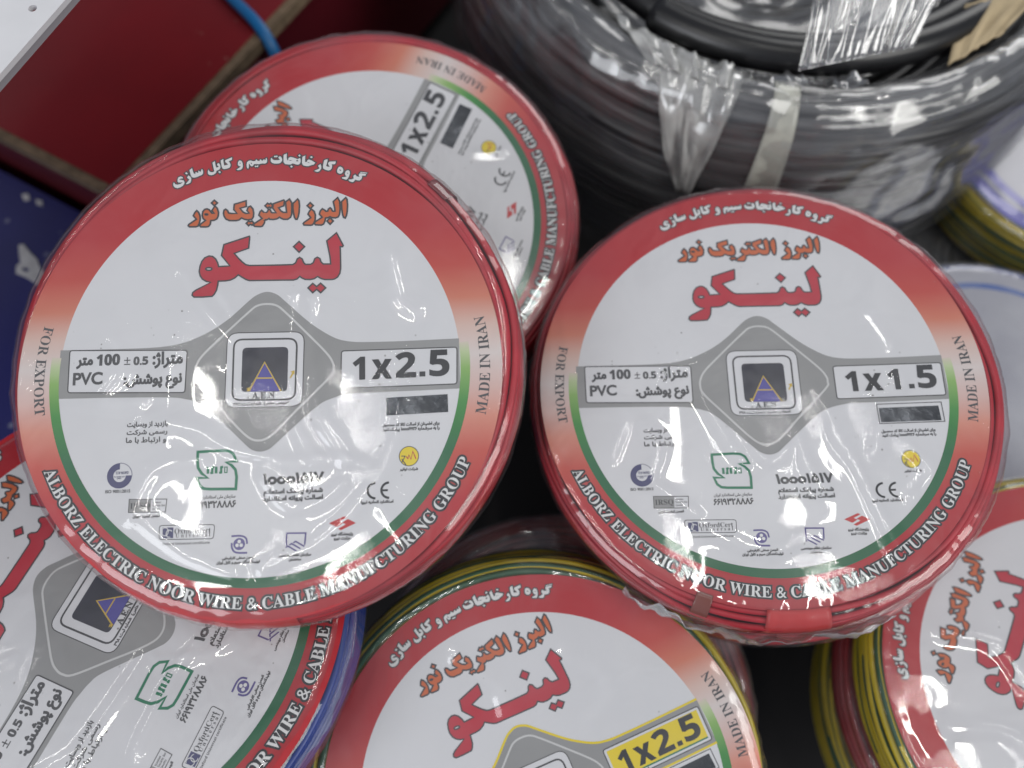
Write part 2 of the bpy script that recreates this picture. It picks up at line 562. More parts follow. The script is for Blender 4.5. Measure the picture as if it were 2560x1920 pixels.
class Print:
    """collects flat printed shapes in label units (1 = disc radius), each ink layer a hair above the one below"""
    STEP = 0.00006

    def __init__(s, R):
        s.R, s.v, s.f, s.m, s.calls = R, [], [], [], 0

    def add(s, pts, faces, mat, layer):
        b = len(s.v)
        z = layer * s.STEP
        s.v += [(p[0] * s.R, p[1] * s.R, z) for p in pts]
        k = LABEL_KEYS.index(mat)
        for f in faces:
            # keep faces up
            a = 0
            for i in range(len(f)):
                p, q = pts[f[i]], pts[f[(i + 1) % len(f)]]
                a += p[0] * q[1] - p[1] * q[0]
            s.f.append(tuple(b + i for i in (f if a > 0 else f[::-1])))
            s.m.append(k)

    def poly(s, outer, mat, layer, holes=()):
        rings = [[Vector((p[0], p[1], 0)) for p in r] for r in [outer, *holes]]
        pts = [p for r in [outer, *holes] for p in r]
        s.add(pts, [tuple(t) for t in tessellate_polygon(rings)], mat, layer)

    def stroke(s, pts, w, mat, layer, closed=False):
        n = len(pts)
        L, Rr = [], []
        for i in range(n):
            p = Vector(pts[i])
            a = Vector(pts[(i - 1) % n]) if (closed or i) else None
            b = Vector(pts[(i + 1) % n]) if (closed or i < n - 1) else None
            d1 = (p - a).normalized() if a is not None else None
            d2 = (b - p).normalized() if b is not None else None
            if d1 is None: d1 = d2
            if d2 is None: d2 = d1
            n1, n2 = Vector((-d1.y, d1.x)), Vector((-d2.y, d2.x))
            mt = n1 + n2
            if mt.length < 1e-6: mt = n1
            mt.normalize()
            k = min(1.5, 1 / max(0.3, mt.dot(n1)))
            if b is not None and a is not None and min((p - a).length, (b - p).length) < w * 0.6: k = min(k, 1.08)
            L.append(tuple(p + mt * w * k / 2))
            Rr.append(tuple(p - mt * w * k / 2))
        s.calls += 1
        for i in range(n if closed else n - 1):
            j = (i + 1) % n
            s.add([L[i], L[j], Rr[j], Rr[i]], [(0, 1, 2, 3)], mat, layer + 0.004 * (i % 5) + 0.02 * (s.calls % 6))

    def traced(s, data, mat, layer, edge=None, w=0.0, el=None):
        for rings in data:
            rr = [[(r[i] / 1e4, r[i + 1] / 1e4) for i in range(0, len(r), 2)] for r in rings]
            s.poly(rr[0], mat, layer, rr[1:])
            if edge:
                for r in rr:
                    s.stroke(r, w, edge, el if el is not None else layer + 1, True)

    def text(s, string, x0, x1, y, mat, layer, ysc=1.0, bold=0.0, shear=0.0, edge=None, ew=0.0, arc=None, height=None):
        """set a line between x0 and x1 on the baseline y; arc = (radius, a0, a1): baseline on a circle, tops inward"""
        nv, tris, loops = glyphs(string)
        mn, mx = min(p[0] for p in nv), max(p[0] for p in nv)
        if arc:
            r, a0, a1 = arc
            k = r * (a1 - a0) / (mx - mn)
            kh = height if height else k

            def f(p):
                a = a0 + (p[0] - mn) / (mx - mn) * (a1 - a0)
                rr = r - p[1] * kh
                return (rr * math.cos(a), rr * math.sin(a))
        else:
            k = (x1 - x0) / (mx - mn)

            def f(p):
                return (x0 + (p[0] - mn) * k + shear * p[1] * k, y + p[1] * k * ysc)
        pts = [f(p) for p in nv]
        s.add(pts, tris, mat, layer)
        for lp in loops:
            if bold:
                s.stroke([pts[i] for i in lp], bold, mat, layer + 0.3, True)
            if edge:
                s.stroke([pts[i] for i in lp], ew, edge, layer - 0.6, True)

    def rect(s, c, mat, layer, rnd=0.0, line=None, lw=0.0):
        """c: four corners, clockwise from top left"""
        pts = []
        if rnd:
            for i in range(4):
                p, a, b = Vector(c[i]), Vector(c[i - 1]), Vector(c[(i + 1) % 4])
                d1, d2 = (a - p).normalized(), (b - p).normalized()
                for k in range(6):
                    t = k / 5
                    q = (p + d1 * rnd) * (1 - t) ** 2 + p * 2 * t * (1 - t) + (p + d2 * rnd) * t * t
                    pts.append(tuple(q))
        else:
            pts = [tuple(p) for p in c]
        if mat: s.poly(pts, mat, layer)
        if line: s.stroke(pts, lw, line, layer + 0.5, True)

    def disc(s, cx, cy, r, mat, layer, n=28, a0=0, a1=2 * PI, r0=0.0):
        if r0:
            o = [(cx + r * math.cos(a0 + (a1 - a0) * i / n), cy + r * math.sin(a0 + (a1 - a0) * i / n)) for i in range(n + 1)]
            q = [(cx + r0 * math.cos(a0 + (a1 - a0) * i / n), cy + r0 * math.sin(a0 + (a1 - a0) * i / n)) for i in range(n + 1)]
            s.add(o + q, [(i, i + 1, n + 2 + i, n + 1 + i) for i in range(n)], mat, layer)
        else:
            s.add([(cx + r * math.cos(2 * PI * i / n), cy + r * math.sin(2 * PI * i / n)) for i in range(n)], [tuple(range(n))], mat, layer)


def smooth_curve(pts, closed=False, k=4):
    """Catmull-Rom through the points"""
    n = len(pts)
    out = []
    for i in range(n if closed else n - 1):
        p0 = pts[(i - 1) % n] if closed or i else pts[0]
        p1, p2 = pts[i], pts[(i + 1) % n]
        p3 = pts[(i + 2) % n] if closed or i + 2 < n else pts[-1]
        for j in range(k):
            t = j / k
            out.append(tuple(0.5 * (2 * b + (c - a) * t + (2 * a - 5 * b + 4 * c - d) * t * t + (3 * b - a - 3 * c + d) * t ** 3)
                             for a, b, c, d in zip(p0, p1, p2, p3)))
    if not closed:
        out.append(tuple(pts[-1]))
    return out


# outlines of the printed names, label units x 10000
LOGO = [[[3185,5823,3471,5245,3440,5192,3339,5202,3349,4979,3362,4248,3326,4029,3235,3875,3114,3798,2993,3775,2689,3788,2536,3841,2393,3935,2247,3843,2080,3813,1867,3831,1745,3889,1644,3972,1532,3863,1381,3822,589,3846,-479,3877,-632,3934,-787,4035,-952,4149,-1092,4022,-1273,3935,-1486,3906,-1791,3909,-1811,3736,-1856,3518,-1943,3349,-2031,3259,-2442,3244,-2792,3258,-2877,3340,-2851,3458,-2726,3554,-2111,3868,-2295,3914,-2467,4028,-2563,4177,-2609,4369,-2583,4590,-2513,4803,-2389,4957,-2222,5027,-2068,5004,-1926,4881,-1838,4702,-1794,4541,-1564,4548,-1319,4553,-1685,5030,-1596,5506,-521,5829,-504,5780,-540,5301,-1149,5097,-960,4872,-803,4707,-647,4579,-493,4535,578,4506,1342,4497,1463,4574,1529,4737,1629,4802,1737,4728,1799,4567,1876,4484,2105,4481,2212,4549,2271,4722,2378,4777,2485,4713,2532,4568,2624,4469,2944,4456,2913,4774,2772,5482],[-2070,4451,-2082,4426,-2119,4406,-2173,4397,-2233,4399,-2287,4413,-2325,4436,-2340,4462,-2327,4488,-2290,4508,-2236,4517,-2176,4514,-2122,4501,-2084,4478]],[[1597,5506,1835,5265,1602,5029,1363,5285]],[[2188,3641,2356,3496,2522,3637,2736,3425,2525,3223,2357,3377,2191,3237,1992,3455]]]
ORANGE = [[[-2802,7076,-2717,6987,-2656,6848,-2639,6677,-2669,6508,-2730,6375,-2810,6348,-3087,6360,-3145,6410,-3123,6468,-2805,6684,-2941,6852,-2880,6986]],[[-2025,7252,-1924,7141,-1861,6951,-1873,6781,-1926,6664,-2039,6609,-2184,6598,-2204,6437,-2274,6339,-2355,6325,-2599,6335,-2657,6397,-2619,6455,-2413,6616,-2513,6706,-2558,6844,-2539,7014,-2461,7113,-2363,7134,-2264,7087,-2196,6999,-2145,6929,-2048,6924,-2149,7048],[-2318,6876,-2331,6863,-2362,6859,-2400,6864,-2431,6877,-2442,6892,-2429,6905,-2398,6909,-2360,6904,-2329,6891]],[[-2060,7510,-1922,7381,-2053,7263,-2179,7392]],[[-1564,7083,-1481,7020,-1429,6906,-1314,6881,-1070,6871,-1213,7051,-1194,7289,-692,7427,-678,7164,-946,7099,-811,6923,-680,6849,-550,6860,-650,6984,-588,7135,-500,7174,-391,7041,-355,6852,-367,6682,-430,6583,-592,6561,-739,6592,-870,6661,-966,6580,-1095,6551,-1388,6564,-1536,6638,-1620,6770,-1649,6907,-1628,7043]],[[-567,6507,-493,6470,-420,6501,-329,6405,-417,6319,-490,6361,-562,6300,-662,6411]],[[138,6541,109,6390,30,6257,-50,6235,-294,6254,-347,6307,-329,6374,8,6598,-133,6757,-80,6908,-16,6965,84,6867,165,6841,113,6854,189,6854,239,6906,264,6976,306,6996,358,6954,393,6863,445,6834,606,6828,458,7039,472,7236,922,7387,953,7341,929,7127,705,7047,809,6899,912,6832,1052,6826,1000,7294,1168,7421,1264,7255,1275,7022,1271,6737,1221,6596,1104,6516,934,6519,831,6568,754,6625,645,6553,492,6529,339,6545,304,6591,246,6545,153,6521,93,6516]],[[233,7273,302,7222,369,7267,457,7147,373,7052,304,7100,237,7045,121,7161]],[[1518,7406,1579,7313,1601,7098,1584,6794,1552,6618,1503,6495,1443,6498,1391,6589,1346,6805,1318,7020,1324,7217]],[[2110,6924,2229,6820,2282,6658,2275,6444,2217,6287,2158,6218,2073,6204,1802,6225,1768,6288,1801,6340,2087,6541,1967,6707,2034,6847]],[[2056,7218,2190,7081,2064,6943,1930,7087]],[[3230,7394,3315,7229,3327,7059,3336,6862,3316,6649,3257,6527,3139,6487,3003,6502,2910,6551,2817,6510,2715,6497,2690,6355,2632,6234,2547,6193,2293,6213,2242,6277,2275,6347,2571,6538,2451,6686,2493,6827,2577,6921,2679,6854,2730,6799,2807,6804,2840,6901,2908,6946,2968,6896,3002,6805,3053,6785,3121,6791,3103,6943,3043,7223]],[[2910,6502,3046,6349,2911,6213,2780,6360]],[[3578,7379,3630,7296,3655,7045,3638,6742,3604,6565,3554,6461,3486,6499,3443,6626,3409,6877,3392,7199]]]
ARCFA = [[[-3844,8392,-3813,8384,-3766,8309,-3665,8285,-3541,8313,-3462,8362,-3450,8384,-3544,8379,-3625,8382,-3671,8431,-3674,8523,-3640,8614,-3554,8657,-3465,8626,-3438,8566,-3538,8557,-3605,8514,-3498,8496,-3409,8472,-3369,8391,-3379,8312,-3438,8223,-3536,8161,-3659,8127,-3773,8158,-3832,8227,-3854,8320]],[[-3204,8688,-3127,8631,-3080,8537,-3089,8418,-3130,8341,-3216,8305,-3290,8282,-3304,8309,-3232,8398,-3160,8501,-3237,8557,-3270,8598]],[[-3297,8844,-3232,8768,-3306,8739,-3365,8794]],[[-3065,9020,-3023,8878,-2981,8764,-2906,8747,-2908,8814,-2877,8832,-2832,8788,-2782,8795,-2790,8862,-2766,8894,-2721,8836,-2671,8843,-2661,8929,-2624,8947,-2584,8872,-2574,8766,-2616,8688,-2715,8653,-2789,8617,-2875,8587,-2975,8572,-3051,8595,-3104,8683,-3175,8925]],[[-2083,9295,-2052,9101,-2011,8993,-1924,9013,-1919,9042,-1990,9112,-1967,9177,-1904,9188,-1845,9092,-1835,8972,-1883,8895,-1995,8846,-2029,8742,-2115,8680,-2227,8651,-2315,8675,-2373,8744,-2377,8850,-2341,8915,-2320,8848,-2256,8798,-2168,8788,-2094,8824,-2123,8945,-2187,9227]],[[-1875,8835,-1811,8779,-1853,8721,-1924,8790]],[[-1721,9373,-1711,9246,-1675,9071,-1501,9110,-1636,9242,-1632,9315,-1364,9430,-1338,9422,-1348,9316,-1486,9256,-1427,9180,-1398,9099,-1405,9019,-1453,8955,-1565,8920,-1683,8906,-1741,8941,-1781,9036,-1817,9197,-1832,9318]],[[-997,9280,-921,9237,-874,9129,-865,8995,-888,8904,-949,8853,-1036,8831,-1124,8841,-1125,8874,-1038,8923,-952,8993,-1028,9016,-1080,9071,-1082,9178,-1046,9256],[-947,9145,-958,9133,-984,9130,-1011,9136,-1023,9149,-1012,9160,-985,9164,-959,9158]],[[-632,9231,-545,9260,-444,9216,-331,9218,-301,9283,-270,9281,-231,9220,-143,9216,-126,9275,-88,9280,-56,9223,7,9225,18,9275,56,9280,82,9230,107,9245,124,9324,155,9336,182,9241,177,9135,109,9085,22,9089,-66,9086,-165,9064,-278,9073,-391,9078,-415,9015,-477,8978,-540,9021,-579,9109,-607,9090,-602,8984,-619,8892,-656,8887,-688,8935,-704,9068,-694,9174],[-465,9072,-484,9077,-511,9103,-531,9136,-531,9157,-512,9153,-485,9126,-465,9093]],[[-315,9008,-270,8980,-233,9018,-180,8978,-232,8932,-276,8956,-313,8929,-360,8977]],[[356,9324,387,9328,409,9271,483,9221,620,9215,745,9223,682,9286,668,9359,730,9390,794,9347,833,9252,821,9160,760,9083,648,9055,510,9061,397,9099,339,9181,334,9274]],[[517,9433,555,9404,592,9436,645,9387,593,9343,555,9371,518,9340,467,9388]],[[1031,9503,1027,9324,1050,9189,1085,9191,1108,9293,1196,9336,1309,9304,1422,9253,1472,9231,1535,9234,1597,9278,1629,9204,1630,9097,1600,9006,1525,8963,1425,8980,1312,9032,1274,9027,1200,8990,1087,8995,962,9021,898,9103,890,9236,893,9449],[1479,9197,1548,9121,1423,9126],[1104,9184,1185,9193,1273,9172,1185,9162]],[[1582,9432,1636,9376,1577,9330,1524,9381]],[[1238,8945,1301,8886,1233,8840,1180,8905]],[[1833,9374,1823,9195,1824,9075,1899,9079,1923,9151,1985,9188,2086,9143,2211,9058,2268,9023,2200,8939,2087,8918,1963,8877,1838,8889,1738,8933,1693,9015,1692,9161,1709,9320],[1930,9071,2049,9023,1949,9033]],[[2090,9336,2156,9287,2097,9233,2032,9292]],[[2487,8947,2525,8859,2519,8740,2464,8650,2389,8600,2314,8610,2221,8647,2276,8678,2413,8731,2450,8776,2400,8838,2400,8891]],[[2799,9152,2787,9046,2744,8889,2738,8836,2894,8796,2825,8925,2812,8979,2862,9043,3149,9043,3143,8977,3118,8919,2974,8918,2993,8825,2975,8733,2913,8656,2826,8640,2714,8672,2614,8736,2594,8816,2612,8948,2649,9118,2724,9148]],[[3336,8803,3424,8753,3474,8658,3467,8566,3412,8489,3325,8466,3237,8510,3200,8591,3224,8695,3274,8773],[3386,8601,3365,8599,3331,8618,3304,8647,3300,8668,3321,8670,3354,8651,3381,8623]],[[3685,8616,3748,8567,3760,8474,3729,8356,3673,8253,3611,8184,3536,8207,3437,8251,3399,8285,3437,8303,3549,8312,3623,8341,3561,8390,3542,8470,3573,8561,3623,8605],[3682,8460,3669,8456,3647,8465,3629,8482,3626,8497,3640,8501,3662,8492,3679,8475]],[[3984,8404,4046,8323,4170,8284,4133,8378,4170,8442,4214,8454,4456,8410,4425,8332,4282,8339,4275,8253,4244,8176,4170,8126,4070,8137,3983,8174,3946,8110,3896,8066,3847,8062,3747,8112,3685,8167,3723,8186,3834,8194,3921,8229,3903,8309,3922,8368]],[[4220,8513,4509,8460,4487,8431,4189,8479]]]


def make_label(size_text, yellow=False, R=RL):
    """the printed paper disc as ONE mesh; local y is up the page"""
    P = Print(R)
    N = 180
    ring = lambda r, a0=0, a1=2 * PI, n=N: [(r * math.cos(a0 + (a1 - a0) * i / n), r * math.sin(a0 + (a1 - a0) * i / n)) for i in range(n)]
    # paper, a few tenths of a millimetre thick
    rs = [0.0001, 0.3, 0.6, 0.829]
    for a, b in zip(rs, rs[1:]):
        P.disc(0, 0, b, 'paper', 0, N, 0, 2 * PI, a)
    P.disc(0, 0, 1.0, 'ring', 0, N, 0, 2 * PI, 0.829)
    P.disc(0, 0, 0.868, 'green', 1, 110, PI - math.asin(0.105), 2 * PI + math.asin(0.105), 0.829)
    # grey band with the rounded diamond
    top = [(-0.83, 0.120), (-0.60, 0.116), (-0.42, 0.117), (-0.315, 0.132), (-0.215, 0.172), (-0.132, 0.225), (-0.049, 0.299), (-0.015, 0.324),
           (0.027, 0.336), (0.07, 0.322), (0.108, 0.288), (0.203, 0.200), (0.275, 0.148), (0.329, 0.120), (0.383, 0.108), (0.442, 0.104), (0.60, 0.102), (0.825, 0.104)]
    bot = [(0.825, -0.105), (0.664, -0.107), (0.425, -0.108), (0.383, -0.109), (0.297, -0.127), (0.231, -0.163), (0.079, -0.297), (0.047, -0.323),
           (0.013, -0.332), (-0.020, -0.325), (-0.054, -0.298), (-0.205, -0.148), (-0.256, -0.118), (-0.300, -0.106), (-0.366, -0.096), (-0.60, -0.088), (-0.83, -0.084)]
    ts, bs = smooth_curve(top), smooth_curve(bot)
    P.poly(ts + bs, 'grey', 0.6)
    if yellow:
        P.stroke(ts, 0.010, 'yellow', 1.6)
        P.stroke(bs, 0.010, 'yellow', 1.6)
    dl = [(0.032, 0.283), (0.07, 0.274), (0.105, 0.245), (0.19, 0.158), (0.275, 0.068), (0.303, 0.025), (0.307, -0.004), (0.292, -0.037), (0.152, -0.173),
          (0.062, -0.262), (0.003, -0.287), (-0.057, -0.257), (-0.168, -0.136), (-0.252, -0.040), (-0.265, 0.002), (-0.259, 0.036), (-0.237, 0.073), (-0.176, 0.133), (-0.048, 0.251), (-0.01, 0.278)]
    P.stroke(smooth_curve(dl, True), 0.0085, 'line', 1.6, True)
    # emblem
    P.rect([(-0.134, 0.165), (0.186, 0.158), (0.180, -0.153), (-0.139, -0.148)], 'paper', 2.2, 0.045, 'edge', 0.0035)
    P.rect([(-0.106, 0.136), (0.156, 0.130), (0.150, -0.124), (-0.108, -0.118)], 'paper', 3.2, 0.036, 'edge', 0.0075)
    P.rect([(-0.070, 0.100), (0.120, 0.096), (0.118, -0.090), (-0.072, -0.085)], 'emblem', 4.2, 0.020)
    P.poly([(0.022, 0.032), (-0.036, -0.085), (0.092, -0.088)], 'triblue', 4.8)
    P.stroke([(-0.038, -0.081), (0.023, 0.035), (0.092, -0.088)], 0.0058, 'gold', 5.4)
    P.stroke([(-0.014, -0.030), (0.057, -0.032)], 0.0055, 'gold', 5.4)
    P.poly([(-0.040, -0.068), (-0.033, -0.083), (-0.046, -0.083), (-0.049, -0.079), (-0.042, -0.077), (-0.051, -0.072)], 'gold', 5.8)
    P.poly([(0.127, -0.034), (0.132, -0.036), (0.143, -0.018), (0.147, -0.023), (0.147, -0.003), (0.129, -0.009), (0.137, -0.013)], 'gold', 4.4)
    P.text(serif('A.E.N'), -0.026, 0.066, -0.1145, 'text', 4.4, 1.0, 0.002)
    P.text(persian('(سهامی خاص)  شماره ثبت: ۳۹۸'), -0.102, 0.124, -0.141, 'text', 3.2, 1.0, 0.002)
    # boxes
    P.rect([(-0.790, 0.117), (-0.300, 0.099), (-0.304, -0.078), (-0.789, -0.060)], 'paper', 2.2, 0.012, 'edge', 0.0045)
    P.text(persian('متراژ:'), -0.440, -0.319, 0.046, 'text', 2.8, 1.15, 0.006)
    P.text(heavy('0.5'), -0.521, -0.462, 0.046, 'text', 2.8, 1.0, 0.003)
    P.text(heavy('±'), -0.561, -0.535, 0.047, 'text', 2.8)
    P.text(heavy('100'), -0.674, -0.580, 0.050, 'text', 2.8, 1.05, 0.004)
    P.text(persian('متر'), -0.757, -0.693, 0.054, 'text', 2.8, 1.15, 0.006)
    P.text(persian('نوع پوشش:'), -0.557, -0.320, -0.034, 'text', 2.8, 1.1, 0.006)
    P.text('PVC', -0.768, -0.649, -0.028, 'text', 2.8, 1.0, 0.005)
    if yellow:
        P.rect([(0.340, 0.078), (0.816, 0.074), (0.812, -0.084), (0.337, -0.084)], 'paper', 2.2, 0.012, 'edge', 0.0045)
        P.rect([(0.353, 0.066), (0.803, 0.062), (0.799, -0.064), (0.350, -0.064)], 'yellow', 3.2)
        P.rect([(0.350, -0.064), (0.799, -0.064), (0.799, -0.071), (0.350, -0.071)], 'dgreen', 3.2)
    else:
        P.rect([(0.340, 0.070), (0.816, 0.067), (0.812, -0.086), (0.337, -0.086)], 'paper', 2.2, 0.012, 'edge', 0.0045)
    a, b = size_text.split('x')
    P.text(heavy(a), 0.389, 0.435, -0.051, 'black', 3.9, 0.98, 0.005)
    P.text(heavy('x'), 0.467, 0.545, -0.052, 'black', 3.9, 1.05, 0.005)
    P.text(heavy(b[0]), 0.565 if b[0] != '1' else 0.575, 0.644 if b[0] != '1' else 0.622, -0.050, 'black', 3.9, 0.98 if b[0] == '1' else 0.9, 0.005)
    P.rect([(0.660, -0.029), (0.684, -0.029), (0.684, -0.050), (0.660, -0.050)], 'black', 3.9)
    P.text(heavy(b[2]), 0.703, 0.781, -0.048, 'black', 3.9, 0.9, 0.005)
    # hologram strip
    if not size_text.endswith('1.5') and not yellow:
        P.rect([(0.522, -0.132), (0.773, -0.127), (0.774, -0.200), (0.523, -0.205)], 'holo', 2.2)
    else:
        P.rect([(0.505, -0.118), (0.785, -0.118), (0.785, -0.208), (0.505, -0.208)], None, 1.6, 0, 'edge', 0.0035)
        P.rect([(0.512, -0.136), (0.770, -0.134), (0.772, -0.202), (0.512, -0.202)], 'holo', 2.2)
    P.text(persian('برای اطمینان از اصالت کالا کد محصول'), 0.507, 0.737, -0.249, 'text', 1, 1.1, 0.002)
    P.text(persian('را به سرشماره ۱ooo۶۱۹۲۶ پیامک کنید'), 0.507, 0.737, -0.268, 'text', 1, 1.1, 0.002)
    # big printed names
    P.traced(ORANGE, 'orange', 1.4, 'edge', 0.0072, 2.2)
    P.traced(LOGO, 'logo', 1.4, 'edge', 0.0064, 2.2)
    P.traced(ARCFA, 'white', 2.2, 'edge', 0.011, 1.2)
    # English round the rim
    rad = math.radians
    P.text(serif('ALBORZ ELECTRIC NOOR WIRE & CABLE MANUFCTURING GROUP'), 0, 0, 0, 'white', 2.4, arc=(0.948, rad(203.7), rad(335.2)), height=0.067, edge='black', ew=0.017)
    P.text(serif('FOR EXPORT'), 0, 0, 0, 'text', 1.4, arc=(0.931, rad(166.0), rad(189.6)), height=0.060)
    P.text(serif('MADE IN IRAN'), 0, 0, 0, 'text', 1.4, arc=(0.950, rad(-13.2), rad(12.0)), height=0.062)
    # visit-our-site lines (the square code beside them is left out)
    P.text(persian('بازدید از وبسایت'), -0.536, -0.370, -0.211, 'text', 1, 1.1, 0.002)
    P.text(persian('رسمی شرکت'), -0.536, -0.371, -0.243, 'text', 1, 0.85, 0.002)
    P.text(persian('و ارتباط با ما'), -0.538, -0.375, -0.276, 'text', 1, 0.85, 0.002)
    # ring mark
    cx, cy = -0.558, -0.408
    P.disc(cx, cy, 0.051, 'navy', 1, 30, rad(90), rad(360), 0.0255)
    P.stroke([(cx + 0.051 * math.cos(rad(t)), cy + 0.051 * math.sin(rad(t))) for t in range(0, 91, 6)], 0.0022, 'navy', 1)
    P.text(heavy('TÜV NORD'), -0.574, -0.522, -0.402, 'navy', 1.8, 1.5)
    P.text(heavy('TÜV NORD CERT'), -0.581, -0.536, -0.415, 'navy', 1.8, 1.2)
    P.text(heavy('GmbH'), -0.569, -0.551, -0.4215, 'navy', 1.8, 1.2)
    P.text('ISO 9001:2015', -0.612, -0.512, -0.476, 'text', 1, 1.0, 0.001)
    # society box
    P.rect([(-0.514, -0.504), (-0.362, -0.508), (-0.366, -0.559), (-0.515, -0.556)], 'paper', 1, 0, 'edge', 0.003)
    P.rect([(-0.513, -0.506), (-0.424, -0.508), (-0.426, -0.556), (-0.514, -0.554)], 'grey', 1.3)
    P.text(serif('IRSQ'), -0.509, -0.429, -0.542, 'text', 2.2)
    for i, w in enumerate(('Iranian', 'Society for', 'Quality')):
        P.text(serif(w), -0.420, (-0.385, -0.368, -0.388)[i], -0.5235 - 0.013 * i, 'text', 2.0, 1.15)
    P.text(persian('انجمن کیفیت ایران'), -0.496, -0.387, -0.577, 'text', 1, 1.0, 0.002)
    # certificate box
    P.rect([(-0.388, -0.612), (-0.166, -0.616), (-0.170, -0.671), (-0.387, -0.667)], 'paper', 1, 0.012, 'edge', 0.003)
    P.rect([(-0.374, -0.620), (-0.331, -0.621), (-0.331, -0.663), (-0.374, -0.662)], 'navy', 1.8)
    P.stroke([(-0.3645 + 0.0135 * math.cos(t / 10 * PI), -0.637 + 0.016 * math.sin(t / 10 * PI)) for t in range(-9, 8)], 0.003, 'white', 2.4)
    P.stroke([(-0.347 + 0.0125 * math.cos(t / 10 * PI), -0.645 + 0.014 * math.sin(t / 10 * PI)) for t in range(2, 17)], 0.003, 'white', 2.6)
    P.text(serif('OxfordCert'), -0.327, -0.181, -0.6465, 'text', 1.8)
    P.text(serif('U n i v e r s a l'), -0.322, -0.183, -0.661, 'text', 1.8)
    P.text(heavy('Oxford Universal certificate'), -0.373, -0.184, -0.690, 'text', 1, 1.0)
    # cable makers' mark
    P.stroke(smooth_curve([(-0.098, -0.664), (-0.060, -0.664), (-0.040, -0.674), (-0.035, -0.696)]), 0.0075, 'purple', 1)
    P.stroke(smooth_curve([(-0.0965, -0.690), (-0.094, -0.712), (-0.078, -0.728), (-0.034, -0.7305)]), 0.0075, 'purple', 1)
    P.disc(-0.0665, -0.6955, 0.0235, 'purple', 1, 24)
    for q in range(3):
        t = PI / 2 + q * 2 * PI / 3
        P.disc(-0.0665 + 0.0095 * math.cos(t), -0.6955 + 0.0095 * math.sin(t), 0.0072, 'white', 1.8, 14)
    P.text(persian('انجمن صنفی کارفرمایی'), -0.133, -0.004, -0.753, 'text', 1, 1.0, 0.002)
    P.text(persian('تولیدکنندگان سیم و کابل ایران'), -0.155, 0.017, -0.770, 'text', 1, 1.0, 0.002)
    # building engineers' mark
    P.stroke([(0.121, -0.707), (0.122, -0.660), (0.198, -0.662), (0.194, -0.708)], 0.0062, 'purple', 1)
    for q, (x, y) in enumerate(((0.127, -0.710), (0.142, -0.701), (0.158, -0.693))):
        P.stroke([(x - 0.009, y - 0.006), (x, y), (x + 0.035, y - 0.021)], 0.0058, 'purple', 1.2 + 0.3 * q)
    P.text(persian('سازمان نظام مهندسی'), 0.093, 0.219, -0.750, 'text', 1, 1.0, 0.002)
    P.text(persian('ساختمان'), 0.132, 0.180, -0.767, 'text', 1, 1.0, 0.002)
    # red lightning mark
    P.poly([(0.290, -0.627), (0.350, -0.602), (0.362, -0.607), (0.331, -0.622), (0.345, -0.630), (0.322, -0.643)], 'red', 1)
    P.poly([(0.398, -0.630), (0.338, -0.656), (0.326, -0.650), (0.357, -0.634), (0.342, -0.626), (0.366, -0.613)], 'red', 1)
    P.text(persian('پژوهشگاه نیرو'), 0.300, 0.385, -0.676, 'text', 1, 1.0, 0.002)
    P.text(persian('وزارت نیرو'), 0.310, 0.375, -0.692, 'text', 1, 1.0, 0.002)
    # CE
    for cx, mid in ((0.477, 0), (0.532, 1)):
        P.stroke([(cx + 0.032 * math.cos(rad(t)), -0.5055 + 0.0305 * math.sin(rad(t))) for t in range(92, 269, 8)], 0.0095, 'black', 1)
        if mid:
            P.stroke([(0.503, -0.5055), (0.526, -0.5055)], 0.0085, 'black', 1.4)
    P.text(persian('استاندارد اتحادیه اروپا'), 0.419, 0.547, -0.555, 'text', 1, 1.0, 0.002)
    # yellow power-company mark
    P.disc(0.612, -0.373, 0.039, 'yellow', 1)
    P.stroke([(0.612 + 0.039 * math.cos(t * PI / 14), -0.373 + 0.039 * math.sin(t * PI / 14)) for t in range(28)], 0.003, 'edge', 1.6, True)
    P.stroke([(0.583, -0.398), (0.597, -0.372), (0.582, -0.372)], 0.004, 'edge', 1.8)
    P.stroke([(0.583, -0.384), (0.600, -0.408)], 0.004, 'edge', 1.9)
    P.stroke([(0.601, -0.374), (0.608, -0.383), (0.612, -0.368), (0.620, -0.386), (0.628, -0.354), (0.640, -0.385)], 0.005, 'red', 1.8)
    P.text(persian('شرکت توانیر'), 0.575, 0.647, -0.429, 'text', 1, 1.0, 0.002)
    # standards mark
    st = [(-0.243, -0.324), (-0.150, -0.322), (-0.118, -0.325), (-0.098, -0.338), (-0.084, -0.368), (-0.127, -0.370), (-0.105, -0.382), (-0.088, -0.402), (-0.083, -0.430), (-0.085, -0.478),
          (-0.190, -0.475), (-0.215, -0.472), (-0.232, -0.458), (-0.243, -0.428), (-0.200, -0.430), (-0.224, -0.412), (-0.240, -0.388), (-0.243, -0.360)]
    P.stroke(st, 0.0115, 'dgreen', 1, True)
    for x0, kk in ((-0.205, 0), (-0.190, 1), (-0.172, 0), (-0.154, 1), (-0.132, 2)):
        if kk == 0:
            P.rect([(x0, -0.386), (x0 + 0.011, -0.386), (x0 + 0.011, -0.413), (x0, -0.413)], 'dgreen', 1)
        elif kk == 1:
            P.stroke([(x0 + 0.016, -0.388), (x0 + 0.008, -0.389), (x0 + 0.008, -0.410), (x0, -0.411)], 0.0095, 'dgreen', 1)
        else:
            P.rect([(x0, -0.389), (x0 + 0.010, -0.389), (x0 + 0.010, -0.411), (x0, -0.411)], None, 1, 0, 'dgreen', 0.004)
    P.text(persian('سازمان ملی استاندارد ایران'), -0.251, -0.087, -0.512, 'text', 1, 1.1, 0.001, 0.15)
